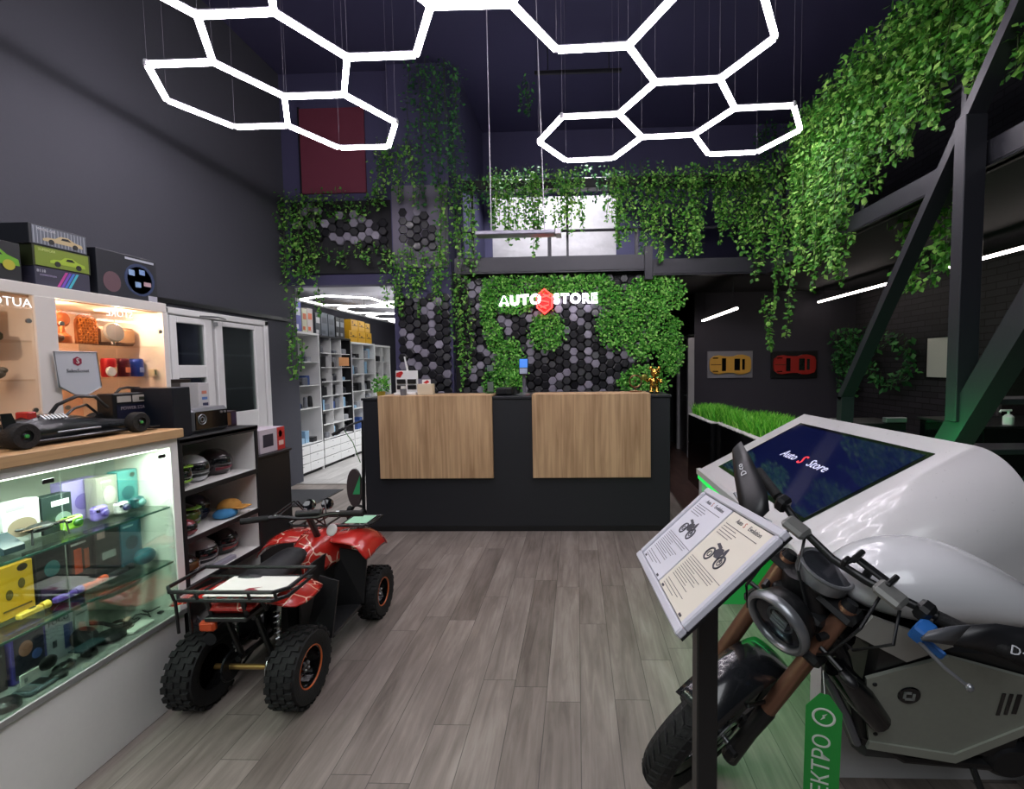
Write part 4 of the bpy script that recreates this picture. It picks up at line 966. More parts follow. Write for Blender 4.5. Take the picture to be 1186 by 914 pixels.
# middle shelf
pbox('product_box', 'bright yellow earphone box on the middle glass shelf', 1.495, 1.602, S1, .185, '#d9a51c', [(.55,.85,.83,.97,'#3a2a10','round_badge','o'),(.2,.4,.35,.55,'#6a5618','printed_earphone','o'),(.55,.75,.5,.7,'#6a5618','printed_earphone','o'),(.1,.9,.15,.18,'#6a5618')])
pbox('product_box', 'black box with teal device picture next to the yellow box', 1.61, 1.716, S1, .20, '#15181b', [(.25,.75,.45,.75,'#2f5c60','printed_device','o'),(.1,.9,.1,.3,'#3f2a4a')])
pbox('product_box', 'black box with an orange torch picture', 1.722, 1.816, S1, .198, DK, [(.2,.5,.3,.8,'#c9502a','printed_torch'),(.6,.8,.35,.75,'#a8553a','printed_torch'),(.1,.7,.88,.92,'#b8b8b4')])
pbox('product_box', 'black box with a folding tool picture', 1.822, 1.926, S1, .205, '#202423', [(.1,.4,.8,.93,'#b79a94'),(.25,.8,.35,.5,'#9aa09c','printed_tool')])
pbox('product_box', 'blue teal box at the right end of the middle glass shelf', 1.932, 2.027, S1, .20, '#2c6b80', [(.2,.8,.35,.65,'#1d4554','printed_device','o'),(.1,.6,.86,.9,'#9bc0c8')], -1.98, .04)
def torch(y, z, col, label, L=.095):
    o = thing('pocket_torch', label, 'torch', (XI, y, z))
    build('body', MB().box(XI-.012, XI+.012, y-L/2, y+L*.28, z, z+.022, .005), mat('torch_'+col[1:], col, .35), o)
    build('head', MB().cyl((XI, y+L*.28, z+.013), (XI, y+L*.5, z+.013), .013, .015, 16), mat('torch_'+col[1:], col, .35), o)
    build('switch', MB().box(XI-.005, XI+.005, y-.01, y+.008, z+.022, z+.025, .001), BLKPL, o)
torch(1.56, S1, '#d8b13a', 'yellow pocket torch on the middle glass shelf'); torch(1.675, S1, '#6b4bb0', 'purple pocket torch on the middle glass shelf')
torch(1.77, S1, '#e05a2c', 'orange pocket torch on the middle glass shelf'); torch(1.88, S1, '#1b1d1e', 'black pocket torch on the middle glass shelf', .105)
o = build('teal_speaker', MB().ball((-1.93,1.985,S1+.035), (.03,.045,.035), 18, 12), mat('teal_fabric', '#1f5a68', .5)); tag(o, 'round teal speaker at the right end of the middle glass shelf', 'speaker')
# bottom
pbox('product_box', 'dark grey carton at the left picture edge on the counter floor', 1.40, 1.502, FLB, .16, '#1c1e20', [(.1,.9,.75,.8,'#6a6c6c'),(.2,.8,.2,.6,'#3a3d40','printed_picture','o')])
o = pbox('product_box', 'purple box with orange device pictures on the counter floor', 1.513, 1.622, FLB, .185, '#3b2f86', [(.08,.92,.06,.86,'#181a2c'),(.2,.6,.45,.75,'#a8705c','printed_device','o'),(.55,.85,.3,.5,'#4a66b0','printed_device','o')], -1.975, .09)
o = pbox('product_box', 'white phone box lettered FOCO on the counter floor', 1.63, 1.726, FLB, .172, '#b9bfc6', [(.62,.95,.15,.7,'#49558c','printed_phone'),(.2,.35,.3,.45,'#3a4048','printed_diamond')], -1.985, .03)
ftext(o, 'FOCO', 1.637, FLB+.148, .026, '#2f3338', -1.985)
pbox('product_box', 'small white box right of the FOCO phone box', 1.732, 1.784, FLB, .16, '#bcc3c0', [(.1,.9,.82,.86,'#7a807e')], -1.985, .03)
pbox('product_box', 'black carton behind the headphones on the counter floor', 1.75, 1.86, FLB, .19, '#141518', [(.1,.9,.8,.95,'#25272b')], -2.08, .05)
o = thing('price_card', 'small white price card standing on the counter floor', 'card', (-1.93,1.53,FLB)); build('card', MB().box(-1.935,-1.93,1.50,1.56,FLB,FLB+.045), OFFW, o); build('mark', MB().box(-1.9299,-1.9295,1.51,1.52,FLB+.015,FLB+.03), mat('grey_print', '#888888', .5), o)
o = thing('headphones', 'black over-ear headphones lying by the right end of the counter floor', 'headphones', (-1.92,1.77,FLB))
build('ear_cup', MB().lathe([(0,.03),(.035,.03),(.045,.015),(.045,.005),(.035,0),(0,0)], (-1.97,1.74,FLB+.035), (.8,0,.6), 22), BLKPL, o)
build('ear_cup', MB().lathe([(0,.03),(.04,.028),(.052,.012),(.052,.004),(.04,0),(0,0)], (-1.92,1.80,FLB), (0,0,1), 22), BLKPL, o)
build('headband', MB().tube([(-1.97,1.74,FLB+.05),(-2.0,1.78,FLB+.075),(-1.98,1.83,FLB+.05),(-1.93,1.85,FLB+.02)], .008, 8), BLKPL, o)
o = thing('earphone_case', 'open black earphone case on the counter floor', 'case', (-1.9,1.60,FLB))
build('case_base', MB().ball((-1.90,1.61,FLB+.012), (.028,.036,.012), 18, 8), BLKGL, o); build('lid', MB().ball((-1.93,1.585,FLB+.04), (.012,.03,.026), 18, 8), BLKPL, o); build('earbud', MB().ball((-1.895,1.60,FLB+.025), .008, 8, 6), DSTEEL, o); build('earbud', MB().ball((-1.895,1.625,FLB+.025), .008, 8, 6), DSTEEL, o)
o = thing('action_camera', 'small black camera with a flat hood on the counter floor', 'camera', (-1.89,1.69,FLB)); build('body', MB().box(-1.91,-1.87,1.67,1.705,FLB,FLB+.035,.006), BLKPL, o); build('hood', MB().box(-1.925,-1.865,1.645,1.74,FLB+.035,FLB+.043,.002), mat('dark_steel_blue', '#1c2c33', .3), o); build('lens', MB().lathe([(0,.008),(.01,.008),(.012,0)], (-1.87,1.688,FLB+.018), (1,0,0), 14), BLKGL, o)
o = thing('gadget_tray', 'flat glassy tray of grey cards on the counter floor', 'tray', (-1.88,1.50,FLB)); build('tray', MB().box(-1.92,-1.85,1.46,1.55,FLB,FLB+.012,.003), mat('grey_glassy', '#59636a', .15), o); build('card', MB().box(-1.91,-1.86,1.47,1.50,FLB+.012,FLB+.015), SILVER, o); build('card', MB().box(-1.91,-1.86,1.51,1.54,FLB+.012,FLB+.015), DSTEEL, o)
o = build('round_gadget', MB().lathe([(0,.022),(.018,.022),(.025,.015),(.025,0),(0,0)], (-1.87,1.565,FLB), (0,0,1), 22), BLKPL); tag(o, 'small black puck shaped gadget right of the glassy tray', 'gadget')
o = build('round_gadget', MB().lathe([(0,.03),(.025,.03),(.035,.02),(.035,0),(0,0)], (-1.87,1.41,FLB), (0,0,1), 22), BLKPL); tag(o, 'black round gadget at the left picture edge on the counter floor', 'gadget')
o = thing('earphones', 'coiled black and tan earphones on the counter floor', 'earphones', (-1.93,1.84,FLB)); build('coil', MB().torus((-1.93,1.86,FLB+.012), .032, .008, (0,0,1), 24, 8).torus((-1.94,1.865,FLB+.026), .026, .007, (.2,0,1), 24, 8), mat('tan_cable', '#3a2d28', .5), o); build('plug', MB().ball((-1.915,1.87,FLB+.045), (.012,.016,.01), 10, 8), mat('tan_plug', '#b89a88', .4), o)
o = build('flat_box', MB().box(-1.91,-1.85,1.83,1.93,FLB,FLB+.012,.002), OFFW); tag(o, 'flat white box lying before the coiled earphones', 'box')
o = thing('cable_lead', 'thin black cable lead looped at the right end of the counter floor', 'cable', (-1.92,1.95,FLB)); build('lead', MB().tube([(-1.93+.028*sin(i*.9),1.90+.007*i,FLB+.004+.022*abs(sin(i*.7))) for i in range(17)], .0028, 6), BLKPL, o); build('plug', MB().box(-1.90,-1.88,1.99,2.01,FLB,FLB+.01,.003), BLKPL, o)
# goods farther left, beyond the picture edge, that the camera meets when it steps aside
for i, col in enumerate(('#3a5f8a', '#c9c9c4', '#2a2c30')): pbox('product_box', ['blue carton', 'white carton', 'black carton', 'red carton'][i]+' at the far left of the middle glass shelf, out of the picture', 1.02+.12*i, 1.12+.12*i, S1, .16, col, [(.2,.8,.3,.7,'#a7a9a8')])

# ------------------------------------------------------------------ wall cabinet above the counter
XU = -2.08; U0, U1 = 1.243, 1.845
u_ = thing('display_cabinet', 'white cabinet with warm light behind glass doors standing on the oak counter', 'display cabinet', (-2.3, 1.5, U0))
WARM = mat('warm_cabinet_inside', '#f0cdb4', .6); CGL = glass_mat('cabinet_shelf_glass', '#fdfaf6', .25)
YS = [.62, 1.80, 2.325]
UW = mat('cabinet_white', '#ded8d2', .45)
build('top_panel', MB().box(XU, -2.55, .6, 2.345, U1-.045, U1, .002), UW, u_)
build('bottom_panel', MB().box(XU, -2.55, .6, 2.345, U0, U0+.02, .002), UW, u_)
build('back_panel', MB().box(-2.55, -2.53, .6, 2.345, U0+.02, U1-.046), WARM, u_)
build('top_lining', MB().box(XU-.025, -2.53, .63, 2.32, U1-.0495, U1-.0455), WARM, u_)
for i, y in enumerate((.6, 1.775, 2.32)): build('upright', MB().box(XU-.001, -2.53, y, y+.025, U0+.02, U1-.045, .001), UW, u_)
build('middle_frame', MB().box(XU+.004, XU-.02, 1.755, 1.83, U0+.02, U1-.045, .002), UW, u_)
for z in (1.475, 1.625):
    sh = build('glass_shelf', MB().box(-2.52, XU-.03, .63, 1.77, z-.003, z+.003), CGL, u_); sh = build('glass_shelf', MB().box(-2.52, XU-.03, 1.83, 2.315, z-.003, z+.003), CGL, u_)
for (y0, y1) in ((.63, 1.18), (1.185, 1.75), (1.825, 2.07), (2.075, 2.315)):
    gd = build('glass_door', MB().box(XU-.004, XU+.001, y0, y1, U0+.022, U1-.047), CGL, u_)
    yk = y1-.02 if y0 < 1.8 or y0 > 2 else y0+.02
    build('hinge', MB().lathe([(0,.006),(.009,.006),(.009,0)], (XU+.001, yk, 1.70), (1,0,0), 14), STEEL, gd); build('hinge', MB().lathe([(0,.006),(.009,.006),(.009,0)], (XU+.001, yk, 1.36), (1,0,0), 14), STEEL, gd)
for y in (1.35, 1.88, 2.18):
    sp = build('spot_lamp', MB().lathe([(0,0),(.028,0),(.03,.006),(0,.006)], (-2.25, y, U1-.052), (0,0,1), 20), glow('warm_spot', '#ffe2b8', 6), u_)
    l = bpy.data.lights.new('spot_light', 'POINT'); l.energy = 1.9; l.color = (1, .76, .56); l.shadow_soft_size = .03
    l.shadow_soft_size = .004; lo = bpy.data.objects.new('spot_light', l); COL.objects.link(lo); lo.parent = u_; lo.location = (-2.17+2.3, y-1.5, U1-.10-U0)
WTX = mat('sign_reflection', '#f2eef0', .4, emit='#ffffff', es=.7)
def reflected_letters(s, y0, size):
    M = frame_matrix((XU+.004, y0, 1.765), (0, -1, 0), (0, 0, 1))   # mirrored reflection of a neon sign, modelled as glowing letters
    o = build('reflected_lettering', text_mb(s, size, M, .0006, 'LEFT', width=1.0), WTX, u_, 0)
reflected_letters('STORE', 2.155, .042); reflected_letters('AUTO', 1.745, .046)
# shield sign hanging on the door
o = thing('shield_sign', 'white shield shaped sign with a red mark hanging on the cabinet door', 'sign', (XU+.02, 1.9, 1.5))
k = 2.06/1.9
def sp_(y, z): return (XU+.012, y*k, 1.5+(z-1.5)*k)
sh_ = [sp_(1.657,1.58), sp_(1.809,1.581), sp_(1.819,1.444), sp_(1.742,1.404), sp_(1.667,1.45)]
build('plate', MB().prism(sh_, (.006,0,0)), mat('shield_white', '#bfc2c8', .4), o); build('border', MB().tube([V(*p)+V(.006,0,0) for p in sh_], .003, 6, False, True), SILVER, o)
cy2, cz2 = 1.735*k, 1.5+(1.545-1.5)*k
build('red_mark', MB().prism([(XU+.0185, cy2+.019*cos(radians(60*i+30)), cz2+.019*sin(radians(60*i+30))) for i in range(6)], (.001,0,0)), mat('wine_red', '#8e1f3c', .4), o)
M = frame_matrix((XU+.0205, cy2, cz2), (0,1,0), (0,0,1)); build('letter', text_mb('S', .03, M, .0005, offset=.01), OFFW, o, 0)
M = frame_matrix((XU+.019, cy2, cz2-.040), (0,1,0), (0,0,1)); build('lettering', text_mb('SalesScout', .021, M, .0005), mat('grey_ink', '#55565c', .5), o, 0)
# things inside the cabinet
f_ = 2.2/2.25
def cy(y): return y*f_
COP = mat('copper', '#b5643c', .3, .7); ORG = mat('orange_wood', '#b9702e', .45)
Z3, Z2 = 1.629, 1.479
o = thing('copper_mirror', 'round copper dish standing at the left of the top cabinet shelf', 'ornament', (-2.2, 1.955, Z3))
build('disc', MB().lathe([(0,.01),(.028,.008),(.036,0),(.036,-.004),(0,-.004)], (-2.2, 1.955, Z3+.105), (1,0,.1), 26), COP, o); build('stand', MB().lathe([(0,0),(.03,0),(.028,.03),(.012,.045),(.01,.075),(0,.075)], (-2.2,1.955,Z3), (0,0,1), 20), COP, o)
o = build('brown_wallet', MB().ball((-2.17,1.90,Z3+.02), (.025,.03,.02), 14, 8), mat('brown_leather', '#5a3a28', .5)); tag(o, 'small dark brown pouch at the left end of the top cabinet shelf', 'pouch')
o = thing('woven_arch', 'orange arched woven panel on the top cabinet shelf', 'ornament', (-2.2, 2.055, Z3))
ya, yc, hw = 2.02, 2.06, .046
arch = [(-2.2, yc-hw, Z3), (-2.2, yc-hw, Z3+.09)] + [(-2.2, yc-hw*cos(radians(a)), Z3+.09+hw*sin(radians(a))) for a in range(20, 180, 20)] + [(-2.2, yc+hw, Z3+.09), (-2.2, yc+hw, Z3)]
build('back', MB().prism(arch, (-.012,0,0)), mat('warm_amber', '#8a4a1e', .5), o)
wv = MB()
for i in range(9):
    z = Z3+.01+i*.0125; wv.tube([(-2.198+.003*((i+j) % 2), yc-hw+.006+j*(2*hw-.012)/8, z+.006*((j+i) % 2)) for j in range(9)], .0028, 5)
for i in range(7):
    y = yc-hw+.012+i*.0115; wv.tube([(-2.196, y, Z3+.006), (-2.196, y+.006, Z3+.05), (-2.196, y-.003, Z3+.11)], .0022, 5)
build('weave', wv, ORG, o)
o = thing('disc_speaker', 'pale round disc on a stand before the brown box', 'ornament', (-2.15, 2.17, Z3))
build('disc', MB().lathe([(0,.012),(.04,.010),(.045,.004),(.045,0),(0,0)], (-2.16, 2.14, Z3+.058), (1,-.1,.15), 28), mat('pale_disc', '#b9b4ac', .35, .3), o); build('stand', MB().tube([(-2.165,2.14,Z3),(-2.165,2.14,Z3+.03)], .008), STEEL, o)
o = thing('wooden_box', 'brown rounded box behind the pale disc', 'box', (-2.22, 2.2, Z3)); build('box_body', MB().box(-2.26,-2.20,2.105,2.30,Z3,Z3+.088,.014), mat('taupe_box', '#6b5443', .5), o); build('grille', MB().box(-2.2005,-2.199,2.21,2.285,Z3+.015,Z3+.075,.001), mat('brown_grille', '#8f6d4d', .6), o)
def can(y, col, label, prt):
    o = thing('drink_can', label, 'can', (-2.2, y, Z2)); build('can_body', MB().lathe([(0,0),(.024,0),(.028,.006),(.028,.078),(.024,.088),(.022,.086),(0,.086)], (-2.2,y,Z2), (0,0,1), 24), mat('can_'+col[1:], col, .3, .3), o)
    build('printed_label', MB().box(-2.1735,-2.1705,y-.012,y+.012,Z2+.02,Z2+.045,.001), mat('print_'+prt[1:], prt, .5), o)
can(2.145, '#b3202a', 'bright red can on the middle cabinet shelf', '#d8b08a'); can(2.212, '#5c1d2c', 'maroon patterned can on the middle cabinet shelf', '#d27a5a'); can(2.285, '#2b48a8', 'blue can on the middle cabinet shelf', '#8fa0d8')
o = build('round_plate', MB().lathe([(0,.006),(.02,.006),(.024,0),(0,0)], (-2.16,2.115,Z2+.025), (1,0,.1), 20), OFFW); tag(o, 'small white disc leaning before the red can', 'plate')
o = pbox('small_pack', 'small cream pack at the right end of the middle cabinet shelf', 2.295, 2.315, Z2, .035, '#cfc3a2', [(.2,.6,.2,.8,'#5f6a50')], -2.12, .03, 'pack')
o = pbox('small_pack', 'small dark pack behind the shield sign on the middle cabinet shelf', 1.86, 1.89, Z2, .04, '#3a2f36', [(.2,.6,.2,.8,'#b0a8a0')], -2.15, .03, 'pack')
o = build('stone_figure', MB().ball((-2.2,1.70,Z2+.022), (.03,.04,.022), 14, 8).ball((-2.19,1.72,Z2+.035), (.018,.022,.014), 10, 6), mat('grey_stone', '#6d6a62', .7, bump=.4)); tag(o, 'grey stone like figure on the middle shelf of the left cabinet bay', 'figurine')
o = thing('audio_device', 'flat black device on the top shelf of the left cabinet bay', 'device', (-2.2,1.66,Z3)); build('body', MB().box(-2.24,-2.17,1.60,1.725,Z3,Z3+.03,.006), BLKPL, o); build('front', MB().box(-2.17,-2.168,1.61,1.72,Z3+.006,Z3+.024), mat('olive_front', '#3b3a26', .4), o)
o = build('brown_speaker', MB().box(-2.26,-2.2,1.60,1.655,Z3+.031,Z3+.115,.004), mat('brown_leather', '#5a3a28', .5)); tag(o, 'brown upright speaker on the flat black device', 'speaker')

# ------------------------------------------------------------------ boxes on top of the cabinet
XT = -2.10; kt = XT/-1.9
def tb(name, label, y0, y1, z0, z1, col, prints, dep=.22, face=XT): return pbox(name, label, y0*kt, y1*kt, z0, z1-z0, col, prints, face, dep)
def car_print(o, y0, y1, z0, z1, col, x=XT, wheel='#2a2a2a'):
    w, h = y1-y0, z1-z0; P = lambda a, b2: (x+.0012, y0+w*a, z0+h*b2)
    body = build('printed_car', MB().prism([P(0,.25),(P(0,.45)),P(.12,.6),P(.3,.65),P(.42,.95),P(.62,1),P(.78,.7),P(.98,.55),P(1,.25)], (.0006,0,0)), mat('print_'+col[1:], col, .4), o, 0)
    for a in (.2,.8): build('printed_wheel', MB().lathe([(0,.001),(h*.24,.001),(h*.24,0)], (x+.0019, y0+w*a, z0+h*.24), (1,0,0), 18), mat('print_'+wheel[1:], wheel, .4), body, 0)
    build('printed_window', MB().prism([P(.44,.65),P(.48,.85),P(.62,.88),P(.7,.65)], (.0012,0,0)), mat('print_101214', '#101214', .4), body, 0)
ZT = U1; ks = lambda z: 1.5+(z-1.5)*kt
b1 = tb('model_car_box', 'dark purple model car box with coloured stripes, bottom of the stack of three', 1.615, 1.802, ZT, 1.92, '#3d3c4e', [], .24)
for i, c in enumerate(('#c24a9a', '#7a52c0', '#4a7ed0', '#4ab8c8')): build('printed_stripe', MB().prism([(XT+.0005,1.90+.014*i-.04,ZT+.005),(XT+.0005,1.91+.014*i-.04,ZT+.005),(XT+.0005,1.945+.014*i-.04,ZT+.068),(XT+.0005,1.935+.014*i-.04,ZT+.068)], (.0006,0,0)), mat('print_'+c[1:], c, .5), b1, 0)
ftext(b1, '8118', 1.79, ZT+.058, .016, '#c9c9d2', XT); ftext(b1, 'COMPETITION', 1.80, ZT+.043, .009, '#b2a8c8', XT)
b2 = tb('model_car_box', 'lime green model car box, middle of the stack of three', 1.612, 1.808, 1.921, 2.003, '#2a3118', [], .24)
build('printed_panel', MB().box(XT, XT+.0008, 1.789, 1.99, 1.925, 1.999), mat('print_7f9430', '#7f9430', .5), b2, 0); car_print(b2, 1.84, 1.975, 1.93, 1.975, '#a6c23a'); ftext(b2, 'SUPERCAR', 1.80, 1.987, .013, '#d6e08a', XT)
b3 = tb('model_car_box', 'grey and white striped model car box, top of the stack of three', 1.605, 1.80, 2.004, 2.082, '#24262c', [], .24)
build('printed_panel', MB().box(XT, XT+.0008, 1.784, 1.985, 2.008, 2.078), mat('print_6a6f7a', '#6a6f7a', .5), b3, 0)
for i in range(16): build('printed_stripe', MB().box(XT+.0008, XT+.0012, 1.788+i*.0125, 1.7905+i*.0125, 2.01, 2.076), mat('print_b2b6c0', '#b2b6c0', .5), b3, 0)
car_print(b3, 1.82, 1.97, 2.014, 2.056, '#c8b48a'); ftext(b3, 'MODEL CAR', 1.80, 2.066, .012, '#e2e2e6', XT)
b4 = tb('model_car_box', 'dark box with a green sports car picture at the left picture edge', 1.35, 1.575, ZT, 1.99, '#1f2126', [], .2)
car_print(b4, 1.56, 1.735, ZT+.04, ZT+.12, '#6fae2e', XT, '#b9b13a')
b5 = tb('game_box', 'large dark space themed box with a planet picture right of the stack', 1.832, 2.10, ZT, 2.05, '#23252e', [(.08,.36,.1,.55,'#6a4f58','printed_figure','o'),(.42,.95,.1,.85,'#2f3f63','printed_planet','o'),(.47,.9,.15,.78,'#1c2947','printed_planet_core','o'),(.5,.6,.55,.68,'#8fb0d8','printed_ship'),(.68,.78,.6,.72,'#7f9fd0','printed_ship'),(.6,.7,.3,.42,'#8fb0d8','printed_ship'),(.75,.88,.35,.45,'#c0a0a8','printed_ship'),(.45,.95,.9,.95,'#b8bcc8','printed_title'),(.82,.98,.02,.14,'#a9a9b4','printed_note')], .09)

# ------------------------------------------------------------------ race car model, power station box and goods on the counter
CT = 1.2435
o = thing('model_race_car', 'large black open-wheel race car model on the oak counter top', 'model car', (-1.97, 1.75, CT))
DKT = mat('race_car_dark', '#0e1216', .3, coat=.3)
mb = MB(); 
prof = [(1.50,.03,.05),(1.56,.045,.07),(1.62,.06,.085),(1.70,.06,.085),(1.78,.045,.07),(1.86,.03,.05),(1.96,.02,.035),(2.03,.012,.025)]
rows = [[V(-1.975+w*cos(t), y, CT+.02+h*max(0,sin(t)) ) for t in [pi*i/8 for i in range(9)]] for y, w, h in prof]
build('body', MB().grid(rows), DKT, o, solid=.003)
build('floor_pan', MB().box(-2.06,-1.89,1.52,1.93,CT+.012,CT+.022,.003), DKT, o)
for y, x, R, w in ((1.52,-1.885,.045,.05),(1.52,-2.065,.045,.05),(1.945,-1.885,.043,.04),(1.945,-2.065,.043,.04)):
    wv_ = build('wheel', MB().lathe([(.02,-w/2),(R-.004,-w/2),(R,-w/2+.006),(R,w/2-.006),(R-.004,w/2),(.02,w/2)], (x, y, CT+R), (1,0,0), 30), RUBBER, o)
    build('rim', MB().lathe([(0,w/2-.004),(.006,w/2-.002),(.012,w/2-.006),(.026,w/2-.004),(.027,w/2)], (x, y, CT+R), (1,0,0), 24), DSTEEL, wv_); build('hub', MB().lathe([(0,w/2+.003),(.006,w/2+.002),(.007,w/2-.004)], (x,y,CT+R), (1,0,0), 12), mat('green_hub', '#3f9a4a', .4), wv_)
rw = build('rear_wing', MB().box(-2.05,-1.90,1.495,1.52,CT+.10,CT+.108,.002).prism([(-1.90,1.485,CT+.05),(-1.90,1.535,CT+.05),(-1.90,1.51,CT+.125),(-1.90,1.48,CT+.125)], (.003,0,0)).prism([(-2.05,1.485,CT+.05),(-2.05,1.535,CT+.05),(-2.05,1.51,CT+.125),(-2.05,1.48,CT+.125)], (.003,0,0)), DKT, o)
build('front_wing', MB().box(-2.07,-1.88,2.0,2.05,CT+.012,CT+.018,.002), DKT, o)
build('halo', MB().tube([(-2.0,1.70,CT+.085),(-2.0,1.74,CT+.135),(-1.985,1.80,CT+.165),(-1.975,1.86,CT+.16),(-1.965,1.90,CT+.11)], .007, 8).tube([(-1.94,1.70,CT+.085),(-1.945,1.75,CT+.12),(-1.96,1.81,CT+.13),(-1.97,1.86,CT+.09)], .005, 8), DKT, o)
build('engine', MB().box(-2.0,-1.95,1.60,1.63,CT+.09,CT+.12,.004), mat('engine_red', '#a82a26', .4), o)
eg = MB()
for i in range(7): eg.tube([(-1.96,1.63+.012*i,CT+.09),(-1.945,1.635+.012*i,CT+.105),(-1.93,1.64+.012*i,CT+.09)], .003, 6)
build('engine_pipes', eg, STEEL, o)
for s in (-1,1): build('suspension_arm', MB().tube([(-1.975+.02*s,1.88,CT+.045),(-1.975+.08*s,1.945,CT+.045)], .003, 6).tube([(-1.975+.02*s,1.92,CT+.04),(-1.975+.08*s,1.945,CT+.04)], .003, 6), DSTEEL, o)
build('side_stripe', MB().box(-1.925,-1.912,1.66,1.82,CT+.035,CT+.043,.002), SILVER, o)
o = thing('power_station', 'black box shaped power station with grey display row and carry handle', 'power station', (-2.03, 2.07, CT))
k1 = 2.03/1.9
ya_, yb_ = 1.955, 2.185; x0_ = -1.998
build('body', MB().box(x0_-.075, x0_, ya_, yb_, CT, CT+.165, .004), BLKPL, o)
for a, b2 in ((.08,.36),(.70,.97)): build('socket_panel', MB().box(x0_, x0_+.002, ya_+(yb_-ya_)*a, ya_+(yb_-ya_)*b2, CT+.125, CT+.152, .001), mat('grey_panel', '#a8a29a', .5), o)
dsp = build('display_panel', MB().box(x0_, x0_+.0025, ya_+(yb_-ya_)*.39, ya_+(yb_-ya_)*.67, CT+.123, CT+.154, .001), mat('grey_panel', '#a8a29a', .5), o); build('display', MB().box(x0_+.0025, x0_+.003, ya_+(yb_-ya_)*.52, ya_+(yb_-ya_)*.64, CT+.130, CT+.145), mat('lcd_dark', '#3a3c30', .3), dsp)
build('front_label', MB().box(x0_, x0_+.0015, ya_+.015, yb_-.008, CT+.008, CT+.115), mat('navy_label', '#14162c', .4), o)
M = frame_matrix((x0_+.002, (ya_+yb_)/2, CT+.098), (0,1,0), (0,0,1)); build('lettering', text_mb('POWER STATION', .021, M, .0004), mat('label_text', '#8a7f88', .4), o, 0)
build('badge', MB().box(x0_+.0015, x0_+.0025, yb_-.065, yb_-.02, CT+.045, CT+.065, .002), mat('badge_gold', '#b5853c', .5), o)
build('handle', MB().tube([(x0_-.05, ya_+.065, CT+.165), (x0_-.05, ya_+.085, CT+.183), (x0_-.05, ya_+.12, CT+.188), (x0_-.05, yb_-.055, CT+.183), (x0_-.05, yb_-.03, CT+.165)], .006, 8), BLKPL, o)

# ------------------------------------------------------------------ black shelf unit with helmets
SX = -1.815; s_ = thing('shelf_unit', 'black framed white shelf unit full of small helmets right of the display counter', 'shelf unit', (-2.1, 2.33, 0))
SB = mat('shelf_black', '#131416', .5); SWH = mat('shelf_white', '#dddbd8', .55)
build('back_panel', MB().box(-2.36, -2.34, 2.07, 2.60, 0, 1.17), SWH, s_)
for y in (2.075, 2.585): build('side_panel', MB().box(SX, -2.36, y-.008, y+.010, 0, 1.19, .002), SB, s_)
build('side_lining', MB().box(SX-.01, -2.34, 2.572, 2.577, .02, 1.17), SWH, s_)
SZ = [(.07), (.48), (.70), (.925), (1.165)]
for z in SZ:
    sh = build('shelf', MB().box(SX-.004, -2.34, 2.085, 2.575, z, z+.020, .001), SWH, s_); build('shelf_edge', MB().box(SX, SX-.006, 2.083, 2.577, z-.004, z+.022, .001), SB, sh)
build('top_panel', MB().box(SX, -2.36, 2.07, 2.6, 1.17, 1.192, .002), SB, s_)
def helmet(x, y, z, r, shell, vis, label, trim='#141518', rz=0, style=0):
    """small motorcycle helmet facing +x"""
    o = thing('helmet', label, 'helmet', (x, y, z), rz)
    Mx = Matrix.Translation(V(x,y,z)) @ Matrix.Rotation(rz, 4, 'Z')
    m1 = MB(Mx); m1.lathe([(.62*r,0),(.80*r,.12*r),(.92*r,.45*r),(.96*r,.8*r),(.88*r,1.2*r),(.66*r,1.5*r),(.36*r,1.66*r),(0,1.72*r)], (0,0,0), (0,0,1), 28)
    m1.v = [((p[0]-x)*1.12+x, (p[1]-y)*.94+y, p[2]) for p in m1.v]
    build('shell', m1, mat('helmet_'+shell[1:], shell, .18, coat=.5), o)
    P = lambda a, e, q=1.0: Mx @ V(q*r*cos(e)*cos(a)*1.10, q*r*cos(e)*sin(a)*.96, .85*r + q*r*sin(e)*.86)
    rows = [[P(radians(a), radians(e), 1.0) for a in range(-62, 63, 12)] for e in (-14, -4, 6, 16, 26)]
    build('visor', MB().grid(rows), mat('visor_'+vis[1:], vis, .08, coat=.6), o, solid=.004)
    rows = [[P(radians(a), radians(e), 1.02) for a in range(-50, 51, 10)] for e in (-52, -42, -32, -22)]
    build('chin_bar', MB().grid(rows), mat('helmet_'+trim[1:], trim, .3), o, solid=.008)
    if style: 
        rows = [[P(radians(a), radians(34+e*.0), 1.02+e*.01)+V(0,0,e*.006*r*10) for a in range(-45, 46, 15)] for e in (0, 1, 2.5)]
        rows = [[Mx @ V((1.0+.32*t)*r*cos(radians(a)), (1.0-.1*t)*r*sin(radians(a))*.8, (1.45-.02*t)*r) for a in range(-50, 51, 10)] for t in (-.5, 0, .5, 1)]
        build('peak', MB().grid(rows), mat('helmet_'+trim[1:], trim, .3), o, solid=.004)
    stp = MB()
    for s in (-1, 1): 
        pts = [P(radians(s*a), radians(e), 1.0) for a, e in ((75,10),(95,20),(120,28),(150,30))]; stp.tube(pts, [.006,.009,.008,.004], 6)
    build('stripe', stp, mat('helmet_stripe_'+vis[1:], {'#101216':'#b9bcc0'}.get(vis, '#c9c9c6'), .3), o)
    return o
Rr = .072
helmet(-1.93, 2.155, .947, .070, '#1f2a18', '#101216', 'green and black helmet at the left of the top shelf row', '#7fb02c', 0, 1)
helmet(-1.96, 2.29, .947, .078, '#b6b8ba', '#101216', 'white and black helmet in the middle of the top shelf row')
helmet(-1.97, 2.455, .947, .080, '#26161c', '#14161a', 'dark helmet with red chin bar at the right of the top shelf row', '#6a1f2c')
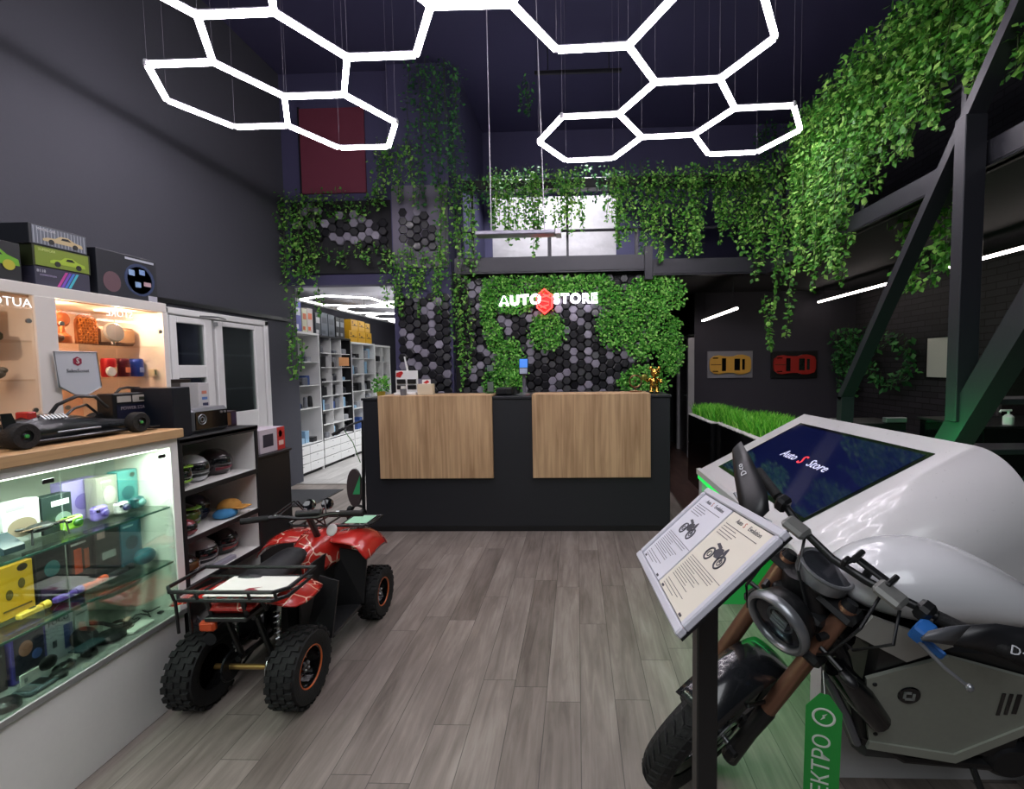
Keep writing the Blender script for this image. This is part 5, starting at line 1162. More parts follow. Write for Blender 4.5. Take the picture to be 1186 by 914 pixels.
helmet(-1.95, 2.20, .722, .078, '#15190f', '#3a4a18', 'black helmet with lime marks at the left of the second shelf row', '#5f8a24', 0, 1)
helmet(-2.03, 2.36, .722, .080, '#1b1830', '#14161a', 'dark violet helmet at the back of the second shelf row', '#1b1b2c')
o = build('cap', MB().ball((-1.90,2.46,.722+.045), (.055,.06,.04), 18, 10, z0=-.2).box(-1.87,-1.80,2.42,2.50,.760,.768,.003), mat('orange_fabric', '#b9853a', .8, bump=.3)); tag(o, 'orange knitted cap lying on the blue one in the second shelf row', 'cap')
o = build('cap', MB().ball((-1.885,2.41,.722+.018), (.055,.06,.028), 18, 10, z0=-.5), mat('blue_fabric', '#3a7fb0', .8, bump=.3)); tag(o, 'blue cap under the orange cap in the second shelf row', 'cap')
helmet(-1.87, 2.135, .722, .045, '#7a2f34', '#14161a', 'small dark red helmet at the left front of the second shelf row', '#7a2f34')
helmet(-1.92, 2.16, .502, .066, '#1a1512', '#5a3a20', 'small black helmet with brown visor at the left of the third shelf row', '#2a2018')
helmet(-1.96, 2.31, .502, .080, '#c3c4c6', '#101216', 'white and black helmet in the middle of the third shelf row', '#17181b')
helmet(-1.98, 2.485, .502, .078, '#121316', '#0e1013', 'gloss black helmet with red chin bar at the right of the third shelf row', '#8a2b26')
o = build('paper_tag', MB().box(-1.86,-1.83,2.27,2.40,.502,.522,.001), mat('lilac_tag', '#9a98a6', .6)); tag(o, 'lilac paper tag lying before the white helmet of the third shelf row', 'tag')
for i, (y, cl, tx) in enumerate([(2.2,'#2a2c30','black'),(2.38,'#c9c9c6','white')]): helmet(-1.98, y+.03, .092, .08, cl, '#101216', tx+' helmet on the lowest shelf behind the quad bike', cl)
# on top of the shelf unit
TS = 1.1925
kx = lambda y: y*.95
o = thing('tall_box', 'tall plain black box between the power station and the silver radio', 'box', (-2.0, 2.18, TS)); build('carton', MB().box(-2.06,-1.86,2.10,2.20,TS,TS+.235,.003), mat('blue_black_card', '#0f1520', .4), o); build('lid_line', MB().box(-1.861,-1.859,2.105,2.195,TS+.195,TS+.197), DSTEEL, o)
o = thing('photo_box', 'dark box with a fiery picture behind the silver radio', 'box', (-2.15, 2.45, TS)); build('carton', MB().box(-2.30,-2.24,2.42,2.66,TS,TS+.265,.002), mat('brown_black_card', '#1e1512', .4), o)
build('printed_picture', MB().box(-2.24,-2.2392,2.43,2.65,TS+.10,TS+.20), mat('rust_print', '#7a3a24', .5), o, 0); build('printed_flame', MB().ball((-2.2385,2.53,TS+.14), (.001,.03,.035), 14, 8), mat('flame_print', '#d2906a', .5), o); build('printed_title', MB().box(-2.24,-2.239,2.43,2.65,TS+.225,TS+.245), mat('grey_print2', '#45423e', .5), o, 0)
for yy_ in (2.30,): pass
o = thing('radio', 'silver framed radio with a dark round speaker front on the shelf unit', 'radio', (-1.94, 2.32, TS))
build('case', MB().box(-2.04,-1.875,2.215,2.465,TS,TS+.125,.016), SILVER, o); build('front', MB().box(-1.876,-1.871,2.235,2.447,TS+.018,TS+.107,.008), BLKGL, o)
build('dial', MB().torus((-1.870,2.275,TS+.068), .024, .003, (1,0,0), 24, 8).torus((-1.870,2.275,TS+.068), .012, .003, (1,0,0), 20, 8), SILVER, o); build('knob', MB().lathe([(0,.006),(.006,.006),(.006,0)], (-1.871,2.40,TS+.095), (1,0,0), 12).lathe([(0,.006),(.006,.006),(.006,0)], (-1.871,2.425,TS+.095), (1,0,0), 12), SILVER, o)
o = pbox('product_box', 'tall narrow white box with a phone column print behind the silver radio', 2.49, 2.565, TS, .245, '#bcbabb', [(.3,.75,.75,.82,'#c9806a'),(.3,.8,.62,.68,'#5a7ab0'),(.35,.85,.35,.55,'#2f3350'),(.35,.85,.08,.28,'#44547a')], -2.06, .1)
o = pbox('product_box', 'small dark purple box at the right end of the shelf unit top', 2.475, 2.592, TS, .085, '#2b1c22', [(.35,.6,.1,.9,'#6a4a2c'),(.65,.95,.1,.9,'#2c1c3a')], -1.93, .08)
# black cabinet and red white box
o = thing('low_cabinet', 'plain black low cabinet right of the helmet shelf', 'cabinet', (-2.1, 2.85, 0))
build('cabinet_body', MB().box(-1.965, -2.42, 2.66, 3.12, 0, .955, .004), SB, o); build('cabinet_top', MB().box(-1.955, -2.43, 2.65, 3.13, .955, .972, .003), SB, o)
bx_ = pbox('electronics_box', 'white and red electronics box on the black low cabinet', 2.86, 3.11, .973, .15, '#c3b9c2', [(.12,.52,.25,.78,'#2a2838','printed_device'),(.68,1.0,.0,1.0,'#b8302c','red_panel'),(.74,.9,.55,.85,'#e0a08c','printed_mark','o'),(.74,.94,.2,.4,'#e6c6bc')], -1.99, .16)
o = thing('floor_mat', 'dark rectangular mat on the floor before the store room', 'mat', (-3.1, 5.3, 0)); build('mat_body', MB().box(-3.66,-2.95,5.0,5.68,0,.012,.004), mat('mat_fibre', '#2f3033', .95, bump=.4, bscale=200), o); build('mat_border', MB().box(-3.68,-2.93,4.98,5.0,0,.009).box(-3.68,-2.93,5.68,5.7,0,.009).box(-2.95,-2.93,5.0,5.68,0,.009), BLKPL, o)

# ------------------------------------------------------------------ store room shelves and goods
SRX = -3.85
def store_unit(name, label, y0, y1, h, shelves, ndiv, frame, dep=.42):
    o = thing(name, label, 'shelf unit', (SRX-dep/2, (y0+y1)/2, 0))
    build('back_panel', MB().box(SRX-dep, SRX-dep+.01, y0, y1, 0, h), WHITE, o)
    for y in (y0, y1-.02): build('side_panel', MB().box(SRX-dep, SRX, y, y+.02, 0, h, .002), frame, o)
    build('top_panel', MB().box(SRX-dep, SRX+.005, y0, y1, h-.03, h, .002), frame if frame is WHITE else SB, o)
    for z in shelves: build('shelf', MB().box(SRX-dep, SRX-.01, y0+.02, y1-.02, z-.012, z), WHITE, o)
    for i in range(1, ndiv): 
        y = y0+(y1-y0)*i/ndiv; build('divider', MB().box(SRX-dep, SRX-.005, y-.006, y+.006, shelves[0], h-.03), WHITE, o)
    n = max(1, round((y1-y0)/.45))
    for i in range(n):
        for j in range(3):
            a = y0+.005+(y1-y0-.01)*i/n; b2 = a+(y1-y0-.01)/n-.008
            dr = build('drawer', MB().box(SRX-.01, SRX+.012, a, b2, .05+j*.125, .165+j*.125, .003), WHITE, o); build('knob', MB().box(SRX+.012, SRX+.022, (a+b2)/2-.012, (a+b2)/2+.012, .135+j*.125, .142+j*.125, .002), STEEL, dr)
    build('base', MB().box(SRX-dep, SRX-.03, y0, y1, 0, .05), SB, o)
    for i in range(2): build('glass_door', MB().box(SRX, SRX+.004, y0+.02+(y1-y0-.04)*i/2, y0+.016+(y1-y0-.04)*(i+1)/2, .44, h-.04), glass_mat('store_glass', '#ffffff', .12), o)
    return o
US = [('first white shelf unit of the store room, nearest the doorway', 6.2, 6.95, 2.04, (.44,.95,1.28,1.62), 1, WHITE),
      ('black edged shelf unit of the store room with many small bays', 6.96, 7.93, 2.02, (.44,.66,.88,1.10,1.32,1.54,1.76), 3, SB),
      ('third shelf unit of the store room under the yellow boxes', 7.94, 8.88, 1.975, (.44,.82,1.12,1.42,1.7), 2, WHITE),
      ('farthest white shelf unit of the store room', 8.89, 9.62, 1.965, (.44,.75,1.05,1.35,1.65), 2, WHITE)]
for (lab, y0, y1, h, sh, nd, fr) in US: store_unit('storage_shelf', lab, y0, y1, h, sh, nd, fr)
rr = random.Random(21)
COLS = [('black','#191a1d'),('dark grey','#34363c'),('grey','#6f7278'),('blue','#33508c'),('dark blue','#1d2742'),('black','#101114'),('light blue','#8fb4cf'),('silver','#9a9ca0')]
ordn = ['lowest','second','third','fourth','fifth','sixth','top']
uname = ['first','black edged','third','farthest']
for ui, (lab, y0, y1, h, sh, nd, fr) in enumerate(US):
    zs = list(sh)+[h-.03]
    for si, z in enumerate(sh):
        gap = zs[si+1]-z-.03; y = y0+.05
        while y < y1-.14:
            w = rr.uniform(.07,.13); cn, cc = rr.choice(COLS); hh = min(gap-.03, rr.uniform(.07,.24)); kind = rr.choice(['box','box','device','round'])
            bay = (y1-y0)/nd; 
            if any(abs(y0+bay*i-(y+w/2)) < w/2+.012 for i in range(1, nd)): y += .03; continue
            x = SRX-.03-rr.uniform(0,.05); mb = MB()
            if kind == 'box': mb.box(x-.12, x, y, y+w, z+.001, z+hh, .003); nm = 'product_box'
            elif kind == 'device': mb.box(x-.06, x, y, y+w, z+.001, z+hh*.55, .012); nm = 'small_device'
            else: mb.lathe([(0,0),(w*.32,0),(w*.36,.02),(w*.3,hh*.6),(w*.2,hh*.7),(0,hh*.7)], (x-.06, y+w/2, z+.001), (0,0,1), 14); nm = 'round_device'
            o = build(nm, mb, mat('store_'+cc[1:], cc, .4))
            nl = {'product_box':'box','small_device':'flat device','round_device':'round device'}[nm]
            tag(o, f'small {cn} {nl} on the {ordn[si]} shelf of the {uname[ui]} store room unit', nl.split()[-1], f'{cn} {nl}s, {ordn[si]} shelf, {uname[ui]} unit')
            y += w + rr.uniform(.01,.03)
o = build('orange_banner', MB().box(SRX+.006, SRX+.010, 7.5, 7.83, 1.56, 1.70), mat('peach_banner', '#d99a63', .6)); tag(o, 'peach coloured sign on the glass of the black edged store room unit', 'sign')
tops = [(6.20,6.42,.34,'#c9cdd2','white carton with green marks, first on top of the store room shelves','#4a8a5a'),(6.44,6.62,.42,'#4c4f9c','tall violet and white carton on top of the store room shelves','#c9c9d6'),(6.64,6.76,.34,'#c9c7a8','pale yellow carton on top of the store room shelves','#c8683c'),(6.77,6.91,.36,'#cfc3bd','white carton with orange foot on top of the store room shelves','#d9683a'),
        (6.98,7.12,.34,'#3b4148','dark grey carton with white label on top of the store room shelves','#c9c9c9'),(7.14,7.33,.36,'#59606a','blue grey carton on top of the store room shelves','#3c424c'),(7.35,7.54,.35,'#565c64','middle grey carton on top of the store room shelves','#41464d'),(7.58,7.70,.33,'#1c1d21','black carton on top of the store room shelves','#9a9ca0'),(7.71,7.86,.33,'#23252a','second black carton on top of the store room shelves','#8a8c90')]
for y0, y1, hh, c, lab, pc in tops:
    z = 2.041 if y0 < 6.95 else 2.021
    pbox('carton', lab, y0, y1, z, hh, c, [(.15,.85,.55,.8,pc),(.1,.6,.1,.25,pc)], SRX-.06, .16, 'box')
YC = '#d6a31e'; zy = 1.976
for i, (y0, y1, z0, hh, lab) in enumerate([(7.98,8.28,0,.2,'yellow case on the store room shelves, lower left of the stack'),(8.30,8.60,0,.2,'yellow case on the store room shelves, lower middle of the stack'),(8.62,8.86,0,.2,'yellow case on the store room shelves, lower right of the stack'),(8.06,8.32,.202,.19,'yellow case on the store room shelves, upper left of the stack'),(8.34,8.58,.202,.19,'yellow case on the store room shelves, upper middle of the stack'),(8.60,8.80,.202,.17,'yellow case on the store room shelves, upper right of the stack')]):
    pbox('tool_case', lab, y0, y1, zy+z0, hh, YC, [(.1,.9,.42,.5,'#8a5f10','case_seam'),(.4,.6,.5,.6,'#2a2414','latch'),(.15,.3,.6,.85,'#8a5f10')], SRX-.04, .22, 'case')

# ------------------------------------------------------------------ kick scooter beside the desk
o = thing('kick_scooter', 'black and green kick scooter leaning at the left end of the reception desk', 'scooter', (-2.13, 4.5, 0))
GRN = mat('scooter_green', '#3fae6c', .4)
build('stem', MB().tube([(-2.09,4.44,.12),(-2.09,4.50,.97)], .016, 10), BLKPL, o)
hb = build('handlebar', MB().tube([(-2.09,4.50,.97),(-2.09,4.50,1.0)], .018, 10).tube([(-2.30,4.38,.90),(-2.18,4.44,.97),(-2.09,4.50,1.0),(-2.0,4.56,1.0)], .010, 8), BLKPL, o)
build('grip', MB().tube([(-2.33,4.36,.88),(-2.24,4.41,.935)], .015, 8), RUBBER, hb)
build('cable', MB().tube([(-2.25,4.42,.93),(-2.15,4.40,.80),(-2.10,4.43,.6)], .004, 6), mat('green_cable', '#4a7a3a', .5), hb)
build('steering_column', MB().tube([(-2.065,4.46,.12),(-2.065,4.52,.92)], .006, 6), SILVER, o)
w1 = build('wheel', MB().torus((-2.09,4.42,.075), .058, .017, (1,0,0), 26, 10), RUBBER, o); build('hub', MB().lathe([(0,-.014),(.042,-.012),(.042,.012),(0,.014)], (-2.09,4.42,.075), (1,0,0), 18), DSTEEL, w1)
w1 = build('wheel', MB().torus((-2.27,4.52,.075), .058, .017, (1,.2,0), 26, 10), RUBBER, o); build('hub', MB().lathe([(0,-.014),(.042,-.012),(.042,.012),(0,.014)], (-2.27,4.52,.075), (1,.2,0), 18), DSTEEL, w1)
fend = [V(-2.19+.075*cos(radians(a)), 4.47, .34+.19*sin(radians(a))) for a in range(0, 360, 20)]
build('deck', MB().prism(fend, (0,.03,0)), mat('scooter_grey', '#4a3f40', .5), o)
build('deck_grip', MB().prism([(-2.205,4.468,.28),(-2.135,4.468,.28),(-2.125,4.468,.47)], (0,-.004,0)), GRN, o)
build('frame', MB().tube([(-2.27,4.52,.075),(-2.2,4.5,.17),(-2.09,4.44,.16)], .014, 8), BLKPL, o)

# ------------------------------------------------------------------ red quad bike
ATVX = -1.475
q_ = thing('quad_bike', 'small red quad bike with black racks and knobbly tyres beside the display counter', 'quad bike', (ATVX, 2.37, 0))
def atv_red():
    m = bpy.data.materials.new('red_crackle_plastic'); m.use_nodes = True; nt = m.node_tree; N = nt.nodes; L = nt.links; b = N['Principled BSDF']
    tc = N.new('ShaderNodeTexCoord'); nz = N.new('ShaderNodeTexNoise'); nz.inputs['Scale'].default_value = 6; mx = N.new('ShaderNodeMix'); mx.data_type = 'VECTOR'; mx.inputs[0].default_value = .12
    L.new(tc.outputs['Object'], nz.inputs['Vector']); L.new(tc.outputs['Object'], mx.inputs[4]); L.new(nz.outputs['Color'], mx.inputs[5])
    vo = N.new('ShaderNodeTexVoronoi'); vo.feature = 'DISTANCE_TO_EDGE'; vo.inputs['Scale'].default_value = 9; L.new(mx.outputs[1], vo.inputs['Vector'])
    lt = N.new('ShaderNodeMath'); lt.operation = 'LESS_THAN'; lt.inputs[1].default_value = .022; L.new(vo.outputs['Distance'], lt.inputs[0])
    nz2 = N.new('ShaderNodeTexNoise'); nz2.inputs['Scale'].default_value = 5; L.new(tc.outputs['Object'], nz2.inputs['Vector']); gt = N.new('ShaderNodeMath'); gt.operation = 'GREATER_THAN'; gt.inputs[1].default_value = .47; L.new(nz2.outputs[0], gt.inputs[0])
    ml = N.new('ShaderNodeMath'); ml.operation = 'MULTIPLY'; L.new(lt.outputs[0], ml.inputs[0]); L.new(gt.outputs[0], ml.inputs[1])
    mc = N.new('ShaderNodeMix'); mc.data_type = 'RGBA'; L.new(ml.outputs[0], mc.inputs[0]); mc.inputs[6].default_value = lin('#b0241c'); mc.inputs[7].default_value = lin('#e3b9a0'); L.new(mc.outputs[2], b.inputs['Base Color'])
    b.inputs['Roughness'].default_value = .25; b.inputs['Coat Weight'].default_value = .4
    return m
ARED = atv_red(); ORIM = mat('orange_rim_edge', '#c9622c', .4)
def quad_wheel(x, y, R, w, side):
    t = build('tyre', MB().lathe([(R*.55,-w*.42),(R*.72,-w*.52),(R*.90,-w*.5),(R*.97,-w*.3),(R*.98,0),(R*.97,w*.3),(R*.90,w*.5),(R*.72,w*.52),(R*.55,w*.42)], (x,y,R), (1,0,0), 40), RUBBER, q_)
    lg = MB(); n = 22
    for i in range(n):
        a = 2*pi*i/n
        for k, off in enumerate((-.36, -.12, .12, .36)):
            aa = a + (.5*2*pi/n if k % 2 else 0); c = V(x+off*w, y+R*.985*cos(aa), R+R*.985*sin(aa)); Rm = Matrix.Translation(c) @ Matrix.Rotation(aa, 4, 'X')
            sub = MB(Rm); sub.box(-w*.10, w*.10, -R*.045, R*.03, -R*.075, R*.075); lg.v += sub.v; n0 = len(lg.v)-len(sub.v); lg.f += [tuple(i2+n0 for i2 in f) for f in sub.f]
    build('tread', lg, RUBBER, t, 0)
    s = side
    build('rim', MB().lathe([(R*.56,.40*w*s),(R*.50,.36*w*s),(R*.48,.10*w*s),(R*.2,.14*w*s),(R*.16,.24*w*s),(0,.24*w*s)], (x,y,R), (1,0,0), 30), BLKGL, q_)
    build('rim_edge', MB().torus((x+.40*w*s, y, R), R*.535, .004, (1,0,0), 36, 6), ORIM, q_)
    hb = MB()
    for k in range(4):
        a = radians(45+90*k); hb.ball((x+.26*w*s, y+R*.1*cos(a), R+R*.1*sin(a)), .006, 8, 6)
    build('wheel_nuts', hb, STEEL, q_)
for x, y, R, w, sd in ((-1.700,2.0,.166,.122,-1),(-1.262,2.005,.166,.122,1),(-1.696,2.745,.150,.112,-1),(-1.238,2.748,.150,.112,1)): quad_wheel(x, y, R, w, sd)
def surf(rows, m, name, t=.006, par=q_, sub=1): return build(name, MB().grid([[V(*p) for p in r] for r in rows]), m, par, 60, solid=t, sub=sub)
def sx_(x): return 2*ATVX-x
def fender(side, front):
    f = (lambda p: p) if side > 0 else (lambda p: (sx_(p[0]),)+tuple(p[1:]))
    if front: rows = [[(-1.41,2.50,.54),(-1.30,2.48,.55),(-1.20,2.47,.53),(-1.16,2.46,.43)], [(-1.41,2.60,.57),(-1.28,2.58,.585),(-1.19,2.58,.565),(-1.15,2.57,.47)], [(-1.42,2.74,.555),(-1.29,2.74,.57),(-1.20,2.74,.55),(-1.16,2.74,.46)], [(-1.43,2.86,.46),(-1.31,2.87,.48),(-1.22,2.84,.46),(-1.18,2.83,.40)]]
    else: rows = [[(-1.40,2.22,.50),(-1.33,2.24,.47),(-1.27,2.25,.42)], [(-1.40,2.12,.53),(-1.30,2.13,.52),(-1.21,2.14,.48)], [(-1.40,1.98,.545),(-1.28,1.99,.54),(-1.16,2.00,.50)], [(-1.41,1.86,.54),(-1.29,1.86,.53),(-1.18,1.87,.49)]]
    surf([[f(p) for p in r] for r in rows], ARED, 'front_fender' if front else 'rear_fender', .008)
for s in (1,-1): fender(s, True); fender(s, False)
body = MB().grid([[V(ATVX+a*w, y, z) for a, z in ((-1,zl),(-.85,zh-.02),(-.4,zh),(.4,zh),(.85,zh-.02),(1,zl))] for y, w, zl, zh in ((2.30,.06,.40,.53),(2.42,.085,.40,.56),(2.52,.12,.42,.60),(2.64,.15,.42,.585),(2.78,.15,.42,.57),(2.86,.12,.40,.52),(2.92,.08,.38,.45))])
build('front_cowl', body, ARED, q_, 60, solid=.006, sub=1)
build('number_sticker', MB().ball((ATVX+.11,2.51,.615), (.030,.006,.034), 14, 8, R=Matrix.Rotation(radians(-25),4,'X')), mat('sticker_white', '#cfc9c6', .4), q_)
surf([[(ATVX-.075,2.36,.55),(ATVX-.03,2.36,.575),(ATVX+.03,2.36,.575),(ATVX+.075,2.36,.55)],[(ATVX-.09,2.24,.52),(ATVX-.04,2.24,.555),(ATVX+.04,2.24,.555),(ATVX+.09,2.24,.52)],[(ATVX-.10,2.10,.52),(ATVX-.05,2.10,.56),(ATVX+.05,2.10,.56),(ATVX+.10,2.10,.52)],[(ATVX-.10,1.98,.535),(ATVX-.05,1.98,.575),(ATVX+.05,1.98,.575),(ATVX+.10,1.98,.535)]], mat('seat_vinyl', '#15161a', .45, bump=.1), 'seat', .05)
build('tail_cowl', MB().box(ATVX-.10, ATVX+.10, 1.86, 2.02, .48, .53, .02), ARED, q_)
for s in (1,-1):
    X = lambda x: ATVX + s*x
    build('footwell', MB().box(X(.09), X(.245), 2.24, 2.55, .155, .175, .006), BLKPL, q_)
    build('footwell_panel', MB().prism([(X(.245),2.22,.17),(X(.245),2.30,.42),(X(.16),2.28,.46),(X(.12),2.2,.17)], (0,.012,0)), BLKPL, q_)
    build('footwell_panel', MB().prism([(X(.10),2.52,.17),(X(.25),2.56,.17),(X(.25),2.62,.44),(X(.10),2.55,.50)], (0,.012,0)), BLKPL, q_)
    build('side_panel', MB().prism([(X(.085),2.22,.20),(X(.085),2.56,.20),(X(.085),2.56,.50),(X(.085),2.34,.50),(X(.085),2.22,.44)], (s*.01,0,0)), BLKPL, q_)
    sp_pts = [(X(.10+.012*cos(i*1.1)), 2.03+.0*i+.012*sin(i*1.1), .24+i*.0045) for i in range(40)]
    sh_ = build('shock_absorber', MB().tube([(X(.10),2.03,.22),(X(.10),2.05,.43)], .010, 8), STEEL, q_); build('spring', MB().tube(sp_pts, .004, 5), STEEL, sh_)
    build('front_arm', MB().tube([(X(.05),2.62,.20),(X(.20),2.745,.155)], .010, 8).tube([(X(.05),2.80,.20),(X(.20),2.75,.155)], .010, 8), DSTEEL, q_)
build('frame', MB().tube([(ATVX-.07,2.0,.20),(ATVX-.08,2.3,.17),(ATVX-.08,2.6,.18),(ATVX-.05,2.9,.30)], .013, 8).tube([(ATVX+.07,2.0,.20),(ATVX+.08,2.3,.17),(ATVX+.08,2.6,.18),(ATVX+.05,2.9,.30)], .013, 8).tube([(ATVX-.07,1.92,.44),(ATVX-.07,2.35,.44),(ATVX-.05,2.65,.5)], .013, 8).tube([(ATVX+.07,1.92,.44),(ATVX+.07,2.35,.44),(ATVX+.05,2.65,.5)], .013, 8).tube([(ATVX-.07,1.94,.44),(ATVX-.07,2.03,.2)], .012, 8).tube([(ATVX+.07,1.94,.44),(ATVX+.07,2.03,.2)], .012, 8), BLKPL, q_)
build('engine', MB().box(ATVX-.07, ATVX+.07, 2.2, 2.46, .19, .36, .03).cyl((ATVX+.02,2.30,.3),(ATVX+.02,2.26,.42), .05, .045, 18).cyl((ATVX+.071,2.33,.26),(ATVX+.085,2.33,.26), .055, .05, 22), DSTEEL, q_)
build('rear_axle', MB().cyl((-1.65,2.0,.166),(-1.31,2.0,.166), .012, .012, 14), mat('brass_axle', '#a98a52', .35, .8), q_)
build('sprocket', MB().lathe([(.02,.003),(.062,.003),(.062,-.003),(.02,-.003)], (ATVX-.10,2.0,.172), (1,0,0), 30), DSTEEL, q_)
build('chain', MB().tube([(ATVX-.10,2.0+.062*sin(radians(a)),.172+.062*cos(radians(a))) for a in range(0,-181,-20)] + [(ATVX-.10,2.27,.20),(ATVX-.10,2.29,.22),(ATVX-.10,2.27,.245)], .006, 6, closed=True), DSTEEL, q_)
build('brake_disc', MB().lathe([(.02,.002),(.055,.002),(.055,-.002),(.02,-.002)], (ATVX+.09,2.0,.172), (1,0,0), 30), STEEL, q_)
build('exhaust', MB().tube([(ATVX-.05,2.28,.33),(ATVX-.13,2.2,.34),(ATVX-.14,2.05,.33),(ATVX-.135,1.93,.335)], [.013,.016,.032,.028], 14), DSTEEL, q_)
build('tail_light', MB().box(ATVX-.12, ATVX-.05, 1.85, 1.88, .41, .455, .01), mat('orange_lens', '#b8441e', .3), q_)
build('rear_carrier_plate', MB().box(ATVX-.09, ATVX+.09, 1.85, 1.99, .455, .475, .004), BLKPL, q_)
# rear rack
RZ = .575; rk = MB()
xl_, xr_ = -1.70, -1.19; yr0, yr1 = 1.80, 2.04
def loop(z, x0, x1, y0, y1, c=.04): return [(x0+c,y0,z),(x1-c,y0,z),(x1,y0+c,z),(x1,y1,z),(x0,y1,z),(x0,y0+c,z)]
rk.tube(loop(RZ+.035, xl_, xr_, yr0, yr1), .0085, 8, False, True).tube(loop(RZ-.01, xl_+.02, xr_-.02, yr0+.02, yr1), .0085, 8, False, True)
for x in (-1.60,-1.52,-1.44,-1.36,-1.28): rk.tube([(x,yr0+.02,RZ-.01),(x,yr1,RZ-.01)], .006, 6)
for x in (-1.66,-1.56,-1.34,-1.23): rk.tube([(x,yr0+.006,RZ+.035),(x,yr0+.02,RZ-.01)], .006, 6)
for x in (-1.55,-1.40): rk.tube([(x,yr0+.05,RZ-.01),(x,yr0+.08,.46)], .010, 6)
for x in (-1.60,-1.35): rk.tube([(x,yr0+.03,RZ-.01),(x,yr0+.10,.52),(x,1.93,.47)], .008, 6)
for x in (-1.655,-1.60): rk.tube([(x,yr0+.02,RZ-.01),(x-.002,yr0+.03,.42)], .006, 6)
build('rear_rack', rk, BLKPL, q_)
# front rack
fz = .60; fk = MB(); fk.tube(loop(fz, -1.70, -1.20, 2.62, 2.80), .008, 8, False, True)
for x in (-1.62,-1.54,-1.46,-1.38,-1.30,-1.22): fk.tube([(x,2.62,fz),(x,2.80,fz)], .006, 6)
for x in (-1.62,-1.30): fk.tube([(x,2.68,fz),(x,2.70,.52)], .007, 6)
build('front_rack', fk, BLKPL, q_)
# handlebar, slightly turned
def hbp(u, f, z): 
    a = radians(13); return (-1.42+u*cos(a)-f*sin(a)*-1*0 + -f*sin(a), 2.36+u*sin(a)+f*cos(a), z)
hb = build('handlebar', MB().tube([hbp(-.28,-.03,.745),hbp(-.12,.0,.745),hbp(-.05,.04,.72),hbp(.05,.04,.72),hbp(.12,.0,.745),hbp(.28,-.03,.745)], .0105, 10), BLKPL, q_)
for s in (-1,1): build('grip', MB().tube([hbp(s*.17,-.008,.745),hbp(s*.29,-.032,.745)], .0165, 12), RUBBER, hb); build('brake_lever', MB().tube([hbp(s*.14,.03,.745),hbp(s*.20,.04,.74),hbp(s*.27,.02,.735)], .005, 6), STEEL, hb)
build('handlebar_pad', MB().tube([hbp(-.06,.05,.74),hbp(.06,.05,.74)], .020, 12), BLKPL, hb)
build('steering_column', MB().tube([hbp(0,.05,.72),(-1.45,2.56,.50)], .016, 10), BLKPL, q_)
for s in (-1, 1): 
    c = V(*hbp(.03+s*.045, .12, .765)); build('round_gauge', MB().lathe([(0,-.012),(.026,-.012),(.032,0),(.030,.012),(.024,.010),(0,.008)], c, (.2,-.75,.5), 22), BLKGL, hb)
cb_ = MB()
for s, u in ((-1,.13),(1,.10),(-1,.16)): cb_.tube([hbp(s*u,.0,.75), hbp(s*u*.6,.13,.79), hbp(s*u*.3,.18,.70), (-1.46,2.62,.60)], .0038, 6)
build('control_cables', cb_, BLKPL, q_)
o = thing('rack_paper', 'white printed sheet with a red mark lying on the rear rack of the quad bike', 'paper', (-1.37, 1.92, RZ))
build('sheet', MB().box(-1.55,-1.25,1.83,2.015,RZ,RZ+.003), OFFW, o)
build('red_print', MB().prism([(-1.42,1.865,RZ+.0035),(-1.37,1.86,RZ+.0035),(-1.345,1.88,RZ+.0035),(-1.38,1.895,RZ+.0035),(-1.35,1.91,RZ+.0035),(-1.40,1.90,RZ+.0035)], (0,0,.0006)), mat('dark_red_print', '#8e2230', .5), o)
o = thing('green_sheet', 'pale green sheet lying on the front rack of the quad bike', 'paper', (-1.26, 2.82, fz+.01)); build('sheet', MB().box(-1.36,-1.23,2.64,2.78,fz+.0085,fz+.0105), mat('pale_green_sheet', '#9fd8b4', .5), o)

# ------------------------------------------------------------------ electric motorbike
bx0, by0, bh, ble, bs, bst = .449, 1.657, .097, .241, .94, .74
F = V(-cos(bh), sin(bh), 0); Lf = V(-sin(bh), -cos(bh), 0); Z = V(0,0,1)
ax1 = F; ax2 = Lf*cos(ble) - Z*sin(ble); ax3 = Lf*sin(ble) + Z*cos(ble)
MBK = Matrix.Identity(4)
for i in range(3): MBK[i][0] = ax1[i]*bs; MBK[i][1] = ax2[i]*bs; MBK[i][2] = ax3[i]*bs
MBK[0][3], MBK[1][3], MBK[2][3] = bx0, by0, .012
RKA = radians(25); AX = V(-sin(RKA), 0, cos(RKA)); AP = V(-.05, 0, .3)
MFR = MBK @ Matrix.Translation(AP) @ Matrix.Rotation(bst, 4, AX) @ Matrix.Translation(-AP)
bk = thing('motorbike', 'white and grey electric motorbike with round headlamp leaning on its stand', 'motorbike', (bx0, by0, 0))
Bd = lambda: MB(MBK); Fr = lambda: MB(MFR)
COPPER = mat('fork_bronze', '#8a6552', .35, .7); BWH = mat('bike_white', '#c9cacd', .22, coat=.5); BGR = mat('bike_grey_panel', '#8e9288', .38, .25, vary=.1)
BK = BLKPL
